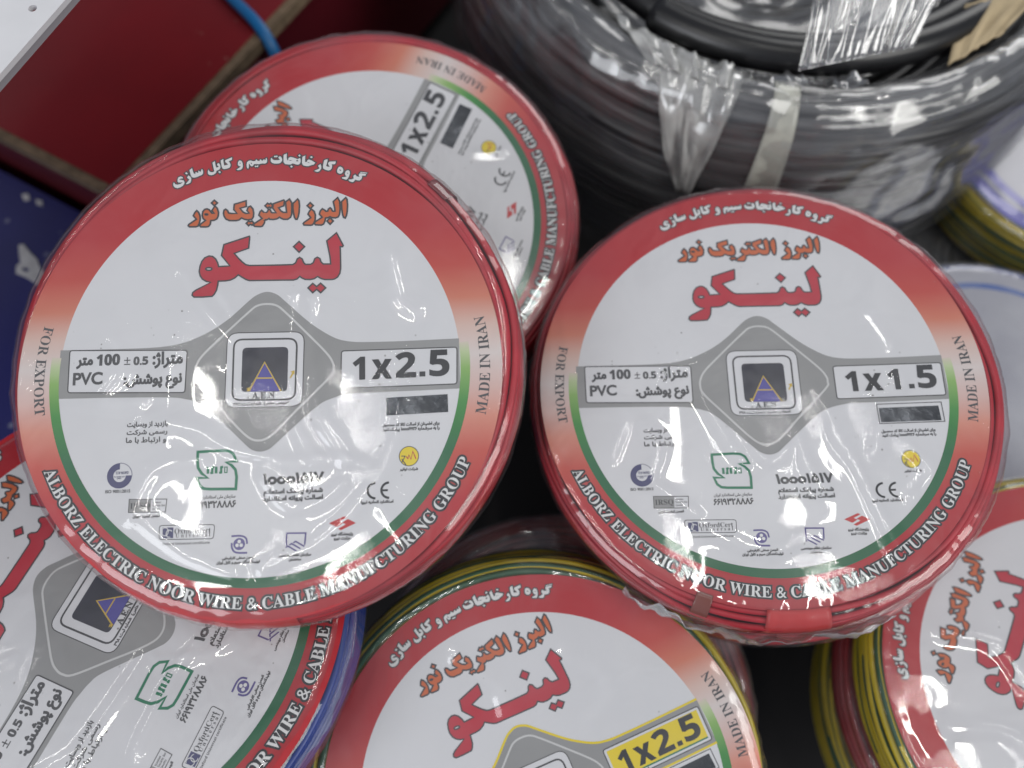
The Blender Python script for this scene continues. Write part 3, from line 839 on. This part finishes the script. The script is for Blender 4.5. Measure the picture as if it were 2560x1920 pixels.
    P.text('۶۶۱۹۳۲۸۸۸۶', -0.254, -0.084, -0.549, 'text', 1, 1.05, 0.003)
    # enquiry number
    P.text('۱ooo۱۵۱۷', 0.027, 0.267, -0.463, 'text', 1, 0.85, 0.006)
    P.text(persian('شماره پیامک استعلام'), 0.028, 0.264, -0.502, 'text', 1, 0.9, 0.003)
    P.text(persian('اصالت پروانه استاندارد'), 0.026, 0.265, -0.530, 'text', 1, 0.9, 0.003)
    me = bpy.data.meshes.new('label')
    me.from_pydata(P.v, [], P.f)
    for k in LABEL_KEYS:
        me.materials.append(M[k])
    me.polygons.foreach_set('material_index', P.m)
    me.update()
    return me



def plain_label(ring_mat, inner=None, R=RL):
    """white disc with a coloured rim, no legible print"""
    P = Print(R)
    for a, b in ((0.0001, 0.4), (0.4, 0.80)):
        P.disc(0, 0, b, 'dull', 0, 120, 0, 2 * PI, a)
    P.disc(0, 0, 1.0, ring_mat, 0, 120, 0, 2 * PI, 0.80)
    if inner:
        P.disc(0, 0, 0.90, inner, 1, 120, 0, 2 * PI, 0.86)
    me = bpy.data.meshes.new('label')
    me.from_pydata(P.v, [], P.f)
    for k in LABEL_KEYS:
        me.materials.append(M[k])
    me.polygons.foreach_set('material_index', P.m)
    me.update()
    return me




# ------------------------------------------------------------------ coils
def nz(x, y, z):
    return noise.noise(Vector((x, y, z)))


def rim_profile(Rc, rc, T, e=0.0, r0=0.0, under=0.03, step=0.002):
    """cross-section of a wrapped coil from the middle of its face, over the rounded rim, down the side and under; e = offset outward"""
    pts = []
    n = max(2, int((Rc - rc - r0) / step))
    for i in range(n):
        pts.append((r0 + (Rc - rc - r0) * i / n, e))
    k = 9
    for i in range(k):
        a = PI / 2 * i / (k - 1)
        pts.append((Rc - rc + (rc + e) * math.sin(a), -rc + (rc + e) * math.cos(a)))
    n = max(2, int((T - 2 * rc) / step))
    for i in range(1, n):
        pts.append((Rc + e, -rc - (T - 2 * rc) * i / n))
    for i in range(k):
        a = PI / 2 * i / (k - 1)
        pts.append((Rc - rc + (rc + e) * math.cos(a), -T + rc - (rc + e) * math.sin(a)))
    for i in range(1, 7):
        pts.append((Rc - rc - under * i / 6, -T - e))
    return pts


def sampler(pts):
    acc = [0.0]
    for a, b in zip(pts, pts[1:]):
        acc.append(acc[-1] + math.hypot(b[0] - a[0], b[1] - a[1]))

    def at(s):
        s = min(max(s, 0), acc[-1] - 1e-9)
        lo, hi = 0, len(acc) - 1
        while hi - lo > 1:
            mid = (lo + hi) // 2
            if acc[mid] <= s: lo = mid
            else: hi = mid
        t = (s - acc[lo]) / max(1e-12, acc[hi] - acc[lo])
        a, b = pts[lo], pts[hi]
        return (a[0] + (b[0] - a[0]) * t, a[1] + (b[1] - a[1]) * t)
    return at, acc[-1]


def winding(name, parent, profile, wr, mats, cx=0, cy=0, seed=0, seg=120, sides=8, wob=0.0009, stripe=False, spacing=2.03):
    """one continuous wire wound round and round along the cross-section"""
    at, total = sampler(profile)
    turns = int(total / (wr * spacing))
    n = turns * seg
    vs, fs, ix = [], [], []
    for j in range(n + 1):
        t = j / seg
        th = 2 * PI * t
        r, z = at(t * wr * spacing)
        k = round(t)
        r += wob * (nz(math.cos(th) * 1.7 + seed, math.sin(th) * 1.7, t * 0.9) * 2.0 + 0.5 * nz(th * 3, seed, t * 5))
        z += wob * 1.3 * nz(math.cos(th) * 1.7, math.sin(th) * 1.7 + seed, t * 0.9 + 7)
        c, s = math.cos(th), math.sin(th)
        for q in range(sides):
            a = 2 * PI * q / sides
            rr = r + wr * math.cos(a)
            vs.append((cx + rr * c, cy + rr * s, z + wr * math.sin(a)))
    for j in range(n):
        ph = int(j / seg * 2.37 + 0.9 * nz(j / seg * 0.8, seed, 3) * 4)
        for q in range(sides):
            q2 = (q + 1) % sides
            fs.append((j * sides + q, (j + 1) * sides + q, (j + 1) * sides + q2, j * sides + q2))
            ix.append(1 if stripe and (q + ph) % sides < 3 else 0)
    return mesh_obj(name, vs, fs, mats, parent, ix)


def revolve(name, parent, profile, mat, disp, cx=0, cy=0, seg=280):
    """surface of revolution, pushed along its normal by disp(x, y, z, r, theta)"""
    vs, fs = [], []
    m = len(profile)
    nrm = []
    for i in range(m):
        a, b = profile[max(0, i - 1)], profile[min(m - 1, i + 1)]
        d = Vector((b[0] - a[0], b[1] - a[1]))
        if d.length < 1e-9: d = Vector((1, 0))
        d.normalize()
        nrm.append((-d.y, d.x))
    start = 0
    if profile[0][0] < 1e-6:
        vs.append((cx, cy, profile[0][1] + disp(0, 0, profile[0][1], 0, 0)))
        start = 1
    base = len(vs)
    for i in range(start, m):
        r, z = profile[i]
        for j in range(seg):
            th = 2 * PI * j / seg
            x, y = r * math.cos(th), r * math.sin(th)
            d = disp(x, y, z, r, th)
            vs.append((cx + x + nrm[i][0] * d * math.cos(th), cy + y + nrm[i][0] * d * math.sin(th), z + nrm[i][1] * d))
    for i in range(m - start - 1):
        for j in range(seg):
            j2 = (j + 1) % seg
            fs.append((base + i * seg + j, base + (i + 1) * seg + j, base + (i + 1) * seg + j2, base + i * seg + j2))
    if start:
        for j in range(seg):
            fs.append((0, base + j, base + (j + 1) % seg))
    return mesh_obj(name, vs, fs, [mat], parent)


def patch(name, parent, profile, t0, t1, s0, s1, off, mat, cx=0, cy=0, ns=16, nt=14, rough=0.0, seed=0, wid=None, skew=0.0):
    """a strip lying on the cross-section between angles t0..t1 (degrees) and lengths s0..s1"""
    at, total = sampler(profile)
    vs, fs = [], []
    for i in range(ns + 1):
        u = i / ns
        r, z = at(s0 + (s1 - s0) * u)
        r2, z2 = at(s0 + (s1 - s0) * u + 0.0008)
        d = Vector((r2 - r, z2 - z))
        d = d.normalized() if d.length > 1e-9 else Vector((0, -1))
        for j in range(nt + 1):
            v = j / nt
            w = wid(u) if wid else 1.0
            th = math.radians((t0 + t1) / 2 + skew * u + (t1 - t0) * (v - 0.5) * w)
            o = off + rough * (nz(v * 9 + seed, u * 2.2, seed) + 0.5 * nz(v * 26, u * 5, seed))
            rr, zz = r - d.y * o, z + d.x * o
            vs.append((cx + rr * math.cos(th), cy + rr * math.sin(th), zz))
    for i in range(ns):
        for j in range(nt):
            a = i * (nt + 1) + j
            fs.append((a, a + nt + 1, a + nt + 2, a + 1))
    o = mesh_obj(name, vs, fs, [mat], parent)
    sm = o.modifiers.new('thickness', 'SOLIDIFY')
    sm.thickness = 0.0003
    return o


WIRES = {'red': (['wire_red'], False), 'yellow': (['wire_yellow', 'wire_green'], True), 'blue': (['wire_blue'], False),
         'maroon': (['wire_maroon'], False), 'grey': (['wire_grey'], False), 'black': (['wire_black'], False)}


CREASES = {
    1: [([(-.29, .42), (-.27, .30), (-.22, .20), (-.13, .12), (-.12, .02)], .0007, .035), ([(-.20, .36), (-.13, .22), (-.10, .12)], .0006, .03),
        ([(.13, .30), (.115, .12), (.125, -.06), (.16, -.22), (.22, -.36)], .0007, .030), ([(.225, .30), (.235, .08), (.25, -.12), (.31, -.30), (.35, -.40)], .0007, .030),
        ([(-.60, .14), (-.585, .02), (-.64, -.10), (-.50, -.12)], .0006, .03), ([(-.46, -.20), (-.30, -.22), (-.05, -.31), (.25, -.38), (.46, -.43)], .0007, .028),
        ([(.60, -.16), (.585, -.30), (.52, -.46), (.38, -.60), (.20, -.72), (.02, -.79)], .0007, .032), ([(-.52, -.58), (-.42, -.42), (-.24, -.34)], .0007, .04),
        ([(-.08, -.80), (-.30, -.72), (-.46, -.60)], .0006, .035), ([(.53, .45), (.56, .30), (.66, .22)], .0006, .03), ([(.05, -.42), (.16, -.56), (.33, -.50)], .0007, .035)],
    2: [([(-.27, -.06), (-.22, -.22), (-.12, -.34)], .0007, .032), ([(.13, -.16), (.16, -.34), (.20, -.48)], .0007, .028), ([(.27, -.05), (.33, -.25), (.40, -.50), (.50, -.76)], .0007, .030),
        ([(.60, .06), (.58, -.08), (.50, -.20), (.46, -.36)], .0006, .03), ([(-.56, -.18), (-.46, -.30), (-.52, -.46), (-.36, -.60)], .0006, .03), ([(-.06, -.27), (.01, -.34), (.09, -.30)], .0007, .03),
        ([(.62, -.30), (.70, -.42), (.60, -.56)], .0006, .03), ([(-.70, .02), (-.62, -.14), (-.66, -.30)], .0006, .03), ([(-.30, -.66), (-.05, -.74), (.20, -.70)], .0005, .04), ([(.52, .30), (.60, .18)], .0005, .03)],
    4: [([(-.2, .55), (-.05, .30), (.10, .22)], .0007, .035), ([(-.10, -.30), (.0, -.50), (.18, -.62), (.4, -.66)], .0008, .035), ([(-.66, -.10), (-.50, -.22), (-.30, -.26), (-.10, -.24)], .0007, .035),
        ([(-.40, -.45), (-.20, -.40), (.05, -.44)], .0007, .03), ([(.30, -.20), (.36, -.40), (.55, -.46)], .0006, .03), ([(-.3, .1), (-.12, -.05), (.05, .0)], .0006, .04), ([(-.62, .3), (-.42, .36), (-.3, .2)], .0006, .03)],
    6: [([(-.5, .6), (-.40, .40), (-.45, .15), (-.30, -.05)], .0009, .04), ([(-.1, .75), (-.05, .5), (-.15, .3)], .0008, .04), ([(-.75, .3), (-.62, .1), (-.6, -.2)], .0008, .035), ([(.1, .3), (.0, .1), (.1, -.2)], .0008, .04)],
    3: [([(.1, .6), (.3, .55), (.45, .62)], .0006, .035), ([(.55, -.3), (.65, -.45)], .0006, .03)],
    5: [([(-.10, .75), (.02, .55), (.0, .40)], .0007, .04), ([(.35, .55), (.45, .35), (.35, .25)], .0006, .035), ([(-.65, .35), (-.45, .30)], .0006, .04)],
}


def crease_height(x, y, lines):
    h = 0.0
    for pts, amp, w in lines:
        best = 9.0
        for (ax, ay), (bx, by) in zip(pts, pts[1:]):
            dx, dy = bx - ax, by - ay
            t = ((x - ax) * dx + (y - ay) * dy) / (dx * dx + dy * dy)
            t = min(1.0, max(0.0, t))
            d = math.hypot(x - ax - dx * t, y - ay - dy * t)
            best = min(best, d)
        if best < w * 3:
            h += 1.35 * amp * math.exp(-(best / w) ** 2)
    return h


def coil(label, loc, n, u, wire='red', T=0.045, wr=0.0018, off=(0, 0), seed=0, scale=1.0, print_me=None, film='film',
         Rc=0.1125, rc=0.009, group='wire coils heaped on the stall', wrinkle=1.0, name='wire_coil', cat='wire coil'):
    root = empty(name, label, cat, group)
    root.matrix_world = frame(loc, n, u) @ Matrix.Scale(scale, 4)
    mats, stripe = WIRES[wire]
    ox, oy = off
    pr = rim_profile(Rc - wr, rc - wr, T - 2 * wr, 0.0, 0.055)
    pr = [(r, z - wr - (0.0014 if r < 0.100 else 0.0004)) for r, z in pr]
    winding('winding', root, pr, wr, [M[k] for k in mats], ox, oy, seed, stripe=stripe)
    if print_me is not None:
        lb = bpy.data.objects.new('label', print_me)
        link(lb, root)
    fp = rim_profile(Rc, rc, T, 0.0011, 0.0, step=0.0013)
    lines = [(smooth_curve(p), a, w_) for p, a, w_ in CREASES.get(seed, [])]
    w = wrinkle

    def disp(x, y, z, r, th):
        flat = 1.0 if r < 0.098 else max(0.0, 1 - (r - 0.098) / 0.012)
        side = 1 - flat
        d = 0.00035 * nz(x * 16 + seed * 3.1, y * 16, seed) + 0.00018 * nz(x * 46, y * 46 + seed, 2.0 + seed)
        if lines and flat:
            d += crease_height((x + ox) / RL + 0.05 * nz(x * 40, y * 40, 1.5), (y + oy) / RL + 0.05 * nz(x * 40, y * 40, 6.5), lines)
        # long stretch creases
        q = nz(x * 12 + y * 7 + seed, (y * 12 - x * 7) * 0.35, seed + 5)
        d += 0.0004 * max(0, 1 - abs(q) * 9) * (0.4 + nz(x * 9, y * 9, seed + 9))
        d *= w * flat * min(1.0, max(0.15, (math.hypot(x + ox - 0.002, y + oy) - 0.016) / 0.02))
        gather = max(0.0, nz(math.cos(th) * 2.2, math.sin(th) * 2.2, seed + 11) + 0.15)
        d += side * w * (0.0007 * nz(th * 11, z * 50 + r * 30, seed) + gather * (0.0011 * nz(th * 31 + r * 60, z * 60, seed + 3) + 0.0006 * nz(th * 67 - r * 90, z * 40, seed + 8)) + 0.0004)
        return max(d, -0.0005)
    revolve('film_wrap', root, fp, M[film], disp, ox, oy, seg=400 if lines else 260)
    return {c.name.split('.')[0]: c for c in root.children}, rim_profile(Rc, rc, T, 0.0, 0.0), (ox, oy)


LAB25, LAB15, LABY = make_label('1x2.5'), make_label('1x1.5'), make_label('1x2.5', True)

# front left, lies highest
ra, pa, oa = coil('red wire coil at the front left, label reading 1x2.5 upright, nearest the camera', (-0.1091, -0.0244, 0.2801), (-0.0199, -0.1857, 0.9824), (0.9992, 0.0317, 0.0262),
                  'red', 0.040, off=(0.0015, 0.0047), seed=1, print_me=LAB25)
TOPLEN = 0.1035
patch('label_tab', ra['label'], pa, -100, -82, TOPLEN + 0.004, TOPLEN + 0.026, 0.0006, M['red'], *oa, rough=0.0003, seed=2)
patch('tape', ra['winding'], pa, 41, 47, TOPLEN + 0.003, TOPLEN + 0.034, 0.0005, M['tape_red'], *oa)
# front right
rb, pb, ob = coil('red wire coil at the front right, label reading 1x1.5 upright', (0.1186, -0.0159, 0.2416), (-0.0773, -0.0345, 0.9964), (0.9969, 0.0127, 0.0778),
                  'red', 0.031, 0.0015, off=(0.0025, -0.0012), seed=2, print_me=LAB15)
patch('label_tab', rb['label'], pb, -96, -81, TOPLEN, TOPLEN + 0.030, 0.0006, M['red'], *ob, rough=0.0003, seed=4)
patch('tape', rb['winding'], pb, -113, -109, TOPLEN - 0.001, TOPLEN + 0.030, 0.0007, M['tape'], *ob)
patch('film_flap', rb['film_wrap'], pb, -128, -66, TOPLEN + 0.014, TOPLEN + 0.033, 0.004, M['film_side'], *ob, ns=14, nt=60, rough=0.004, seed=6)
# behind the left one
rc_, pc, oc = coil('red wire coil lying behind the front left coil, its label turned on end', (-0.0751, 0.0848, 0.23), (0.0566, -0.1513, 0.9869), (0.4158, 0.9022, 0.1145),
                   'red', 0.045, off=(0.002, 0.001), seed=3, print_me=LAB25, film='film_soft')
# lower left
rd, pd, od = coil('blue wire coil under the front left coil, label turned on end at the lower left', (-0.1865, -0.1192, 0.2256), (-0.0514, 0.1283, 0.9904), (0.339, 0.9351, -0.1036),
                  'blue', 0.034, off=(0.000, 0.000), seed=4, scale=1.07, print_me=LAB25, Rc=0.1068)
# bottom middle
re_, pe, oe = coil('yellow and green wire coil at the bottom middle with a yellow 1x2.5 box', (0.0144, -0.2022, 0.1762), (-0.0269, -0.2672, 0.9633), (0.9046, 0.4036, 0.1372),
                   'yellow', 0.045, off=(-0.002, 0.003), seed=5, print_me=LABY, film='film_soft', Rc=0.1105)
# lower right, top of a leaning stack
rf, pf, of = coil('yellow and green wire coil at the lower right, face up on a leaning stack', (0.294, -0.1518, 0.1832), (-0.1507, 0.1457, 0.9778), (0.4657, 0.8829, -0.0598),
                  'yellow', 0.042, off=(0, 0), seed=6, print_me=LABY, film='film')
ax = Vector((-0.1507, 0.1457, 0.9778))
coil('dark red wire coil second from the top of the leaning stack', Vector((0.294, -0.1518, 0.1832)) - ax * 0.046 + Vector((-0.006, 0.0, 0)), ax, (1, 0, 0),
     'maroon', 0.024, seed=7, film='film_soft')
coil('yellow and green wire coil at the foot of the leaning stack', Vector((0.294, -0.1518, 0.1832)) - ax * 0.073 + Vector((-0.010, -0.002, 0)), ax, (1, 0, 0),
     'yellow', 0.044, seed=8, film='film_soft')
# under the bottom middle coil
coil('dark red wire coil in milky film beneath the yellow and green coil', (0.026, -0.168, 0.115), (-0.01, -0.10, 1), (1, 0, 0), 'maroon', 0.045, seed=9, film='film_side')
# under the front right coil
coil('red wire coil beneath the front right coil, only its lower edge peeping out', (0.1355, -0.0200, 0.194), (-0.03, -0.02, 1), (0.3, 1, 0), 'red', 0.036, seed=10, print_me=LAB25, film='film_soft')
# far right
coil('yellow striped wire coil at the far upper right with a purple ringed white label', (0.428, 0.225, 0.12), (-0.10, 0.05, 1), (0.5, 0.9, 0), 'yellow', 0.05, seed=11, print_me=plain_label('violet', 'dull'), film='film_soft')
coil('coil with a blue ringed white label beyond the front right coil', (0.318, 0.016, 0.105), (0.0, 0.0, 1), (0.5, 0.9, 0), 'blue', 0.034, seed=12, print_me=plain_label('dull', 'cobalt'), film='film_side')
coil('unlabelled grey cable coil in milky film beyond the front right coil', (0.365, 0.145, 0.065), (0.0, 0.0, 1), (1, 0, 0), 'grey', 0.070, seed=13, scale=0.62, film='film_heavy')

# ------------------------------------------------------------------ the big black cable coil
M['loose'] = film_material('loose_film', fine=0.15, crease=0.4, rough=0.10, haze=0.05, refl=1.3, scale=0.7, hazecol=(0.62, 0.62, 0.64), streak=14.0)
drum = empty('cable_coil', 'large coil of black cable wrapped in torn clear film at the upper right', 'cable coil')
drum.location = (0.18, 0.345, 0.04)
JP = [(0.055, 0.128), (0.10, 0.132), (0.145, 0.135), (0.160, 0.150), (0.172, 0.178), (0.186, 0.190), (0.200, 0.180), (0.209, 0.158), (0.213, 0.125), (0.213, 0.080), (0.208, 0.045), (0.195, 0.020)]
winding('winding', drum, JP, 0.0050, [M['wire_black']], 0, 0, 21, seg=150, wob=0.0024, spacing=1.95)
OFF = 0.0085
JO = smooth_curve([(0.169, 0.180), (0.174, 0.190), (0.187, 0.1995), (0.203, 0.189), (0.214, 0.164), (0.2195, 0.127), (0.2195, 0.080), (0.215, 0.040), (0.202, 0.010)], k=7)


def jdisp(x, y, z, r, th):
    return 0.003 * nz(math.cos(th) * 5, z * 25, math.sin(th) * 5) + 0.0016 * nz(th * 3, z * 230, 8) + 0.0006 * nz(th * 26, z * 150, 5)


revolve('film_wrap', drum, JO, M['film_heavy'], jdisp, seg=420)
JW = [(r + 0.0035 + 0.004 * (0.2 - z), z + 0.003) for r, z in JO[8:]]
revolve('loose_film', drum, JW, M['loose'], lambda x, y, z, r, th: 0.006 * nz(math.cos(th) * 4, z * 22, math.sin(th) * 4 + 3) + 0.0035 * nz(th * 9, z * 45, 2) + 0.0012 * nz(th * 5, z * 200, 9), seg=420)
JI = smooth_curve([(0.040, 0.130), (0.07, 0.138), (0.10, 0.141), (0.120, 0.143), (0.134, 0.144)], k=8)
revolve('inner_film', drum, JI, M['film_heavy'], lambda x, y, z, r, th: 0.002 * nz(x * 25, y * 25, 4) + 0.0022 * nz(th * 2.5, r * 260, 6), seg=300)


def tube(name, pts, r, mat, parent=None, sides=12, flat=1.0):
    vs, fs = [], []
    n = len(pts)
    for i in range(n):
        a, b = Vector(pts[max(0, i - 1)]), Vector(pts[min(n - 1, i + 1)])
        t = (b - a).normalized()
        x = t.cross(Vector((0, 0, 1)))
        x = x.normalized() if x.length > 1e-6 else Vector((1, 0, 0))
        y = x.cross(t)
        for q in range(sides):
            an = 2 * PI * q / sides
            vs.append(tuple(Vector(pts[i]) + x * r * math.cos(an) + y * r * flat * math.sin(an)))
    for i in range(n - 1):
        for q in range(sides):
            fs.append((i * sides + q, i * sides + (q + 1) % sides, (i + 1) * sides + (q + 1) % sides, (i + 1) * sides + q))
    fs.append(tuple(range(sides))[::-1])
    fs.append(tuple((n - 1) * sides + q for q in range(sides)))
    return mesh_obj(name, vs, fs, [mat], parent)


for rr, zz, a0, a1, dr in ((0.146, 0.176, 200, 400, 0.012), (0.160, 0.184, 232, 390, 0.014)):
    pts = []
    for i in range(80):
        t = math.radians(a0 + (a1 - a0) * i / 79)
        q = rr + dr * (i / 79 - 0.5) + 0.002 * math.sin(i / 9)
        pts.append((q * math.cos(t), q * math.sin(t), zz + 0.007 + 0.004 * math.sin(i / 14)))
    tube('loose_loop', pts, 0.0098, M['wire_black'], drum, 16)

M['milk'] = film_material('crumpled_film', fine=0.4, crease=0.8, rough=0.10, haze=0.45, refl=1.6, scale=1.0, hazecol=(0.62, 0.62, 0.60))
M['strap'] = film_material('white_tie', fine=0.1, crease=0.1, rough=0.3, haze=0.40, refl=0.6, hazecol=(0.75, 0.75, 0.66))
M['bag_clear'] = film_material('clear_bag', fine=0.2, crease=0.5, rough=0.06, haze=0.08, refl=1.3, scale=1.2, hazecol=(0.6, 0.6, 0.62))
patch('film_shred', drum, JO, -140, -108, 0.002, 0.034, 0.004, M['milk'], ns=30, nt=40, rough=0.007, seed=31, wid=lambda u: 1 - 0.55 * u, skew=9)
patch('film_shred', drum, JO, -121, -106, 0.018, 0.102, 0.0035, M['milk'], ns=50, nt=20, rough=0.005, seed=33, wid=lambda u: 1.1 - 0.95 * u, skew=4)
patch('film_shred', drum, JO, -106, -84, 0.002, 0.026, 0.004, M['film_heavy'], ns=24, nt=40, rough=0.006, seed=35)
patch('tie_band', drum, JO, -100.5, -95.5, 0.018, 0.108, 0.0022, M['strap'], ns=30, nt=6, rough=0.0004, seed=36, wid=lambda u: 0.85 + 0.2 * u)

# ------------------------------------------------------------------ red crate, strap, steel shelf, blue carton
def prism(name, outline, z0, z1, mats, parent=None, holes=(), side=None, bevel=0.0):
    """flat board: outline (counter-clockwise) from z0 to z1; mats = top material, side material"""
    rings = [list(outline)] + [list(h) for h in holes]
    pts = [p for r in rings for p in r]
    tri = tessellate_polygon([[Vector((*p, 0)) for p in r] for r in rings])
    n = len(pts)
    vs = [(*p, z1) for p in pts] + [(*p, z0) for p in pts]
    fs, ix = [], []
    for t in tri:
        a, b, c = (Vector(pts[i]) for i in t)
        ccw = (b - a).cross(c - a) > 0
        t = t if ccw else t[::-1]
        fs.append(tuple(t)); ix.append(0)
        fs.append(tuple(i + n for i in t[::-1])); ix.append(0)
    k = 0
    for r in rings:
        m = len(r)
        for i in range(m):
            a, b = k + i, k + (i + 1) % m
            fs.append((a, a + n, b + n, b)); ix.append(1)
        k += m
    return mesh_obj(name, vs, fs, mats, parent, ix, smooth=False)


M['red_paint'] = principled('red_paint', (0.21, 0.004, 0.009), 0.45, var=0.06, scale=30)
M['raw_edge'] = principled('raw_board_edge', (0.19, 0.135, 0.085), 0.8, var=0.3, scale=120)
M['red_shaded'] = principled('red_side_shaded', (0.09, 0.004, 0.010), 0.5, var=0.1, scale=20)  # the crate's red with the shade on its side put into the colour
M['steel'] = principled('white_painted_steel', (0.60, 0.60, 0.62), 0.5, var=0.03, scale=60, bump=0.06, bscale=900)
M['steel_edge'] = principled('steel_edge', (0.28, 0.27, 0.29), 0.5)
M['strap_blue'] = principled('blue_strap', (0.01, 0.16, 0.42), 0.4)
M['carton'] = principled('blue_carton', (0.015, 0.017, 0.125), 0.5, var=0.12, scale=20)
M['carton_ink'] = principled('carton_white_ink', (0.5, 0.5, 0.5), 0.6, var=0.2, scale=90)
M['floor'] = principled('shaded_floor', (0.012, 0.011, 0.012), 0.8, var=0.2, scale=8)  # near-black: the deep shade in the gaps is put into the floor colour

add_specks(M['red_paint'], 90, 0.06, (0.30, 0.16, 0.13))
add_specks(M['carton'], 70, 0.10, (0.16, 0.17, 0.26))
K, e1, e2 = Vector((-0.2519, 0.1371)), Vector((0.526, 0.850)), Vector((-0.876, 0.482))
cr = empty('crate', 'red wooden crate with worn brown edges behind the coils', 'crate')
cr.location = (K.x, K.y, 0.02)


def cw(a, b):
    return tuple(e1 * a + e2 * b)


prism('body', [cw(0.004, 0.004), cw(0.56, 0.004), cw(0.56, 0.44), cw(0.004, 0.44)], 0.0, 0.138, [M['red_shaded'], M['red_shaded']], cr)
tb = prism('top_board', [cw(0, 0), cw(0.57, 0), cw(0.57, 0.45), cw(0, 0.45)], 0.140, 0.1494, [M['raw_edge'], M['raw_edge']], cr)
prism('painted_top', [cw(0.006, 0.006), cw(0.565, 0.006), cw(0.565, 0.445), cw(0.006, 0.445)], 0.1490, 0.1502, [M['red_paint'], M['raw_edge']], tb)

st = tube('strap', smooth_curve([(-0.30, 0.42, 0.173), (-0.245, 0.354, 0.1735), (-0.1973, 0.299, 0.174), (-0.1755, 0.2745, 0.173), (-0.1650, 0.2600, 0.160), (-0.1580, 0.2500, 0.120), (-0.150, 0.240, 0.06)], k=6),
          0.0042, M['strap_blue'], None, 10, 0.35)
tag(st, 'blue plastic strap running over the brown edge of the red crate', 'strap')

pl = empty('metal_shelf', 'white steel shelf corner with a round hole above the red crate', 'shelf')
P0, P1 = Vector((-0.1973, 0.132)), Vector((-0.2169, 0.0911))
d = (P0 - P1).normalized()
q = Vector((-d.y, d.x))
hc = Vector((-0.2107, 0.1272))
o = [P1 - d * 0.20, P0 + d * 0.25, P0 + d * 0.25 + q * 0.30, P1 - d * 0.20 + q * 0.30]
hole = [tuple(hc + Vector((math.cos(-2 * PI * i / 24), math.sin(-2 * PI * i / 24))) * 0.0019) for i in range(24)]
prism('plate', [tuple(p) for p in o], 0.3275, 0.330, [M['steel'], M['steel']], pl, [hole])
oo = [P1 - d * 0.20 + q * 0.0010, P0 + d * 0.25 + q * 0.0010, P0 + d * 0.25 + q * 0.0030, P1 - d * 0.20 + q * 0.0030]
prism('flange', [tuple(p) for p in oo], 0.3235, 0.3272, [M['steel_edge'], M['steel_edge']], pl)

bc = empty('carton', 'dark blue carton with scuffed white printing at the left', 'carton')
prism('body', [(-0.62, -0.22), (-0.225, -0.16), (-0.259, 0.1355), (-0.60, 0.3225)], 0.0, 0.115, [M['carton'], M['carton']], bc)
for outline, hl in (([(-0.341, 0.1273), (-0.3386, 0.1203), (-0.3408, 0.1179), (-0.3398, 0.112), (-0.3342, 0.11), (-0.3283, 0.1066), (-0.3226, 0.1023), (-0.3182, 0.1037), (-0.3184, 0.111), (-0.3243, 0.1164), (-0.3279, 0.1233), (-0.3337, 0.1283), (-0.3395, 0.1348), (-0.3429, 0.1343)],
                     [[(-0.3376, 0.1159), (-0.3339, 0.1169), (-0.3308, 0.1144), (-0.3335, 0.113)]]),
                    ([(-0.3467, 0.1702), (-0.3429, 0.1713), (-0.3452, 0.176), (-0.3496, 0.1755)], []),
                    ([(-0.337, 0.1671), (-0.3328, 0.166), (-0.3341, 0.1702), (-0.3388, 0.1713)], [])):
    prism('printed_mark', outline, 0.1150, 0.1156, [M['carton_ink'], M['carton_ink']], bc, hl)
# ------------------------------------------------------------------ loose bag corner and cardboard on the cable coil
def sheet(name, corners, nu, nv, amp, mat, seed, fold=0.0):
    a, b, c, d_ = (Vector(p) for p in corners)
    nrm = (b - a).cross(d_ - a).normalized()
    vs, fs = [], []
    for i in range(nu + 1):
        for j in range(nv + 1):
            u, v = i / nu, j / nv
            p = (a * (1 - u) + b * u) * (1 - v) + (d_ * (1 - u) + c * u) * v
            h = amp * (nz(u * 7, v * 1.5 + seed, seed) + 0.6 * nz(u * 22, v * 3, seed + 2)) + fold * math.sin(u * 5 + v)
            vs.append(tuple(p + nrm * h))
    for i in range(nu):
        for j in range(nv):
            k = i * (nv + 1) + j
            fs.append((k, k + nv + 1, k + nv + 2, k + 1))
    o = mesh_obj(name, vs, fs, [mat])
    sm = o.modifiers.new('thickness', 'SOLIDIFY')
    sm.thickness = 0.0002
    return o


bag = sheet('plastic_bag', [(0.150, 0.150, 0.266), (0.218, 0.1705, 0.262), (0.240, 0.225, 0.315), (0.160, 0.230, 0.318)], 60, 30, 0.0035, M['bag_clear'], 41, 0.002)
tag(bag, 'crumpled corner of a clear plastic bag hanging over the black cable coil', 'plastic bag')
cb = sheet('cardboard_piece', [(0.2501, 0.1819, 0.236), (0.283, 0.200, 0.244), (0.322, 0.238, 0.250), (0.266, 0.2215, 0.240)], 14, 14, 0.003, M['card'], 43)
cb.modifiers['thickness'].thickness = 0.002
tag(cb, 'torn beige cardboard piece lying on the black cable coil', 'cardboard')

# ------------------------------------------------------------------ floor
fl = mesh_obj('floor', [(-3, -3, 0), (3, -3, 0), (3, 3, 0), (-3, 3, 0)], [(0, 1, 2, 3)], [M['floor']], smooth=False)
tag(fl, kind='structure')
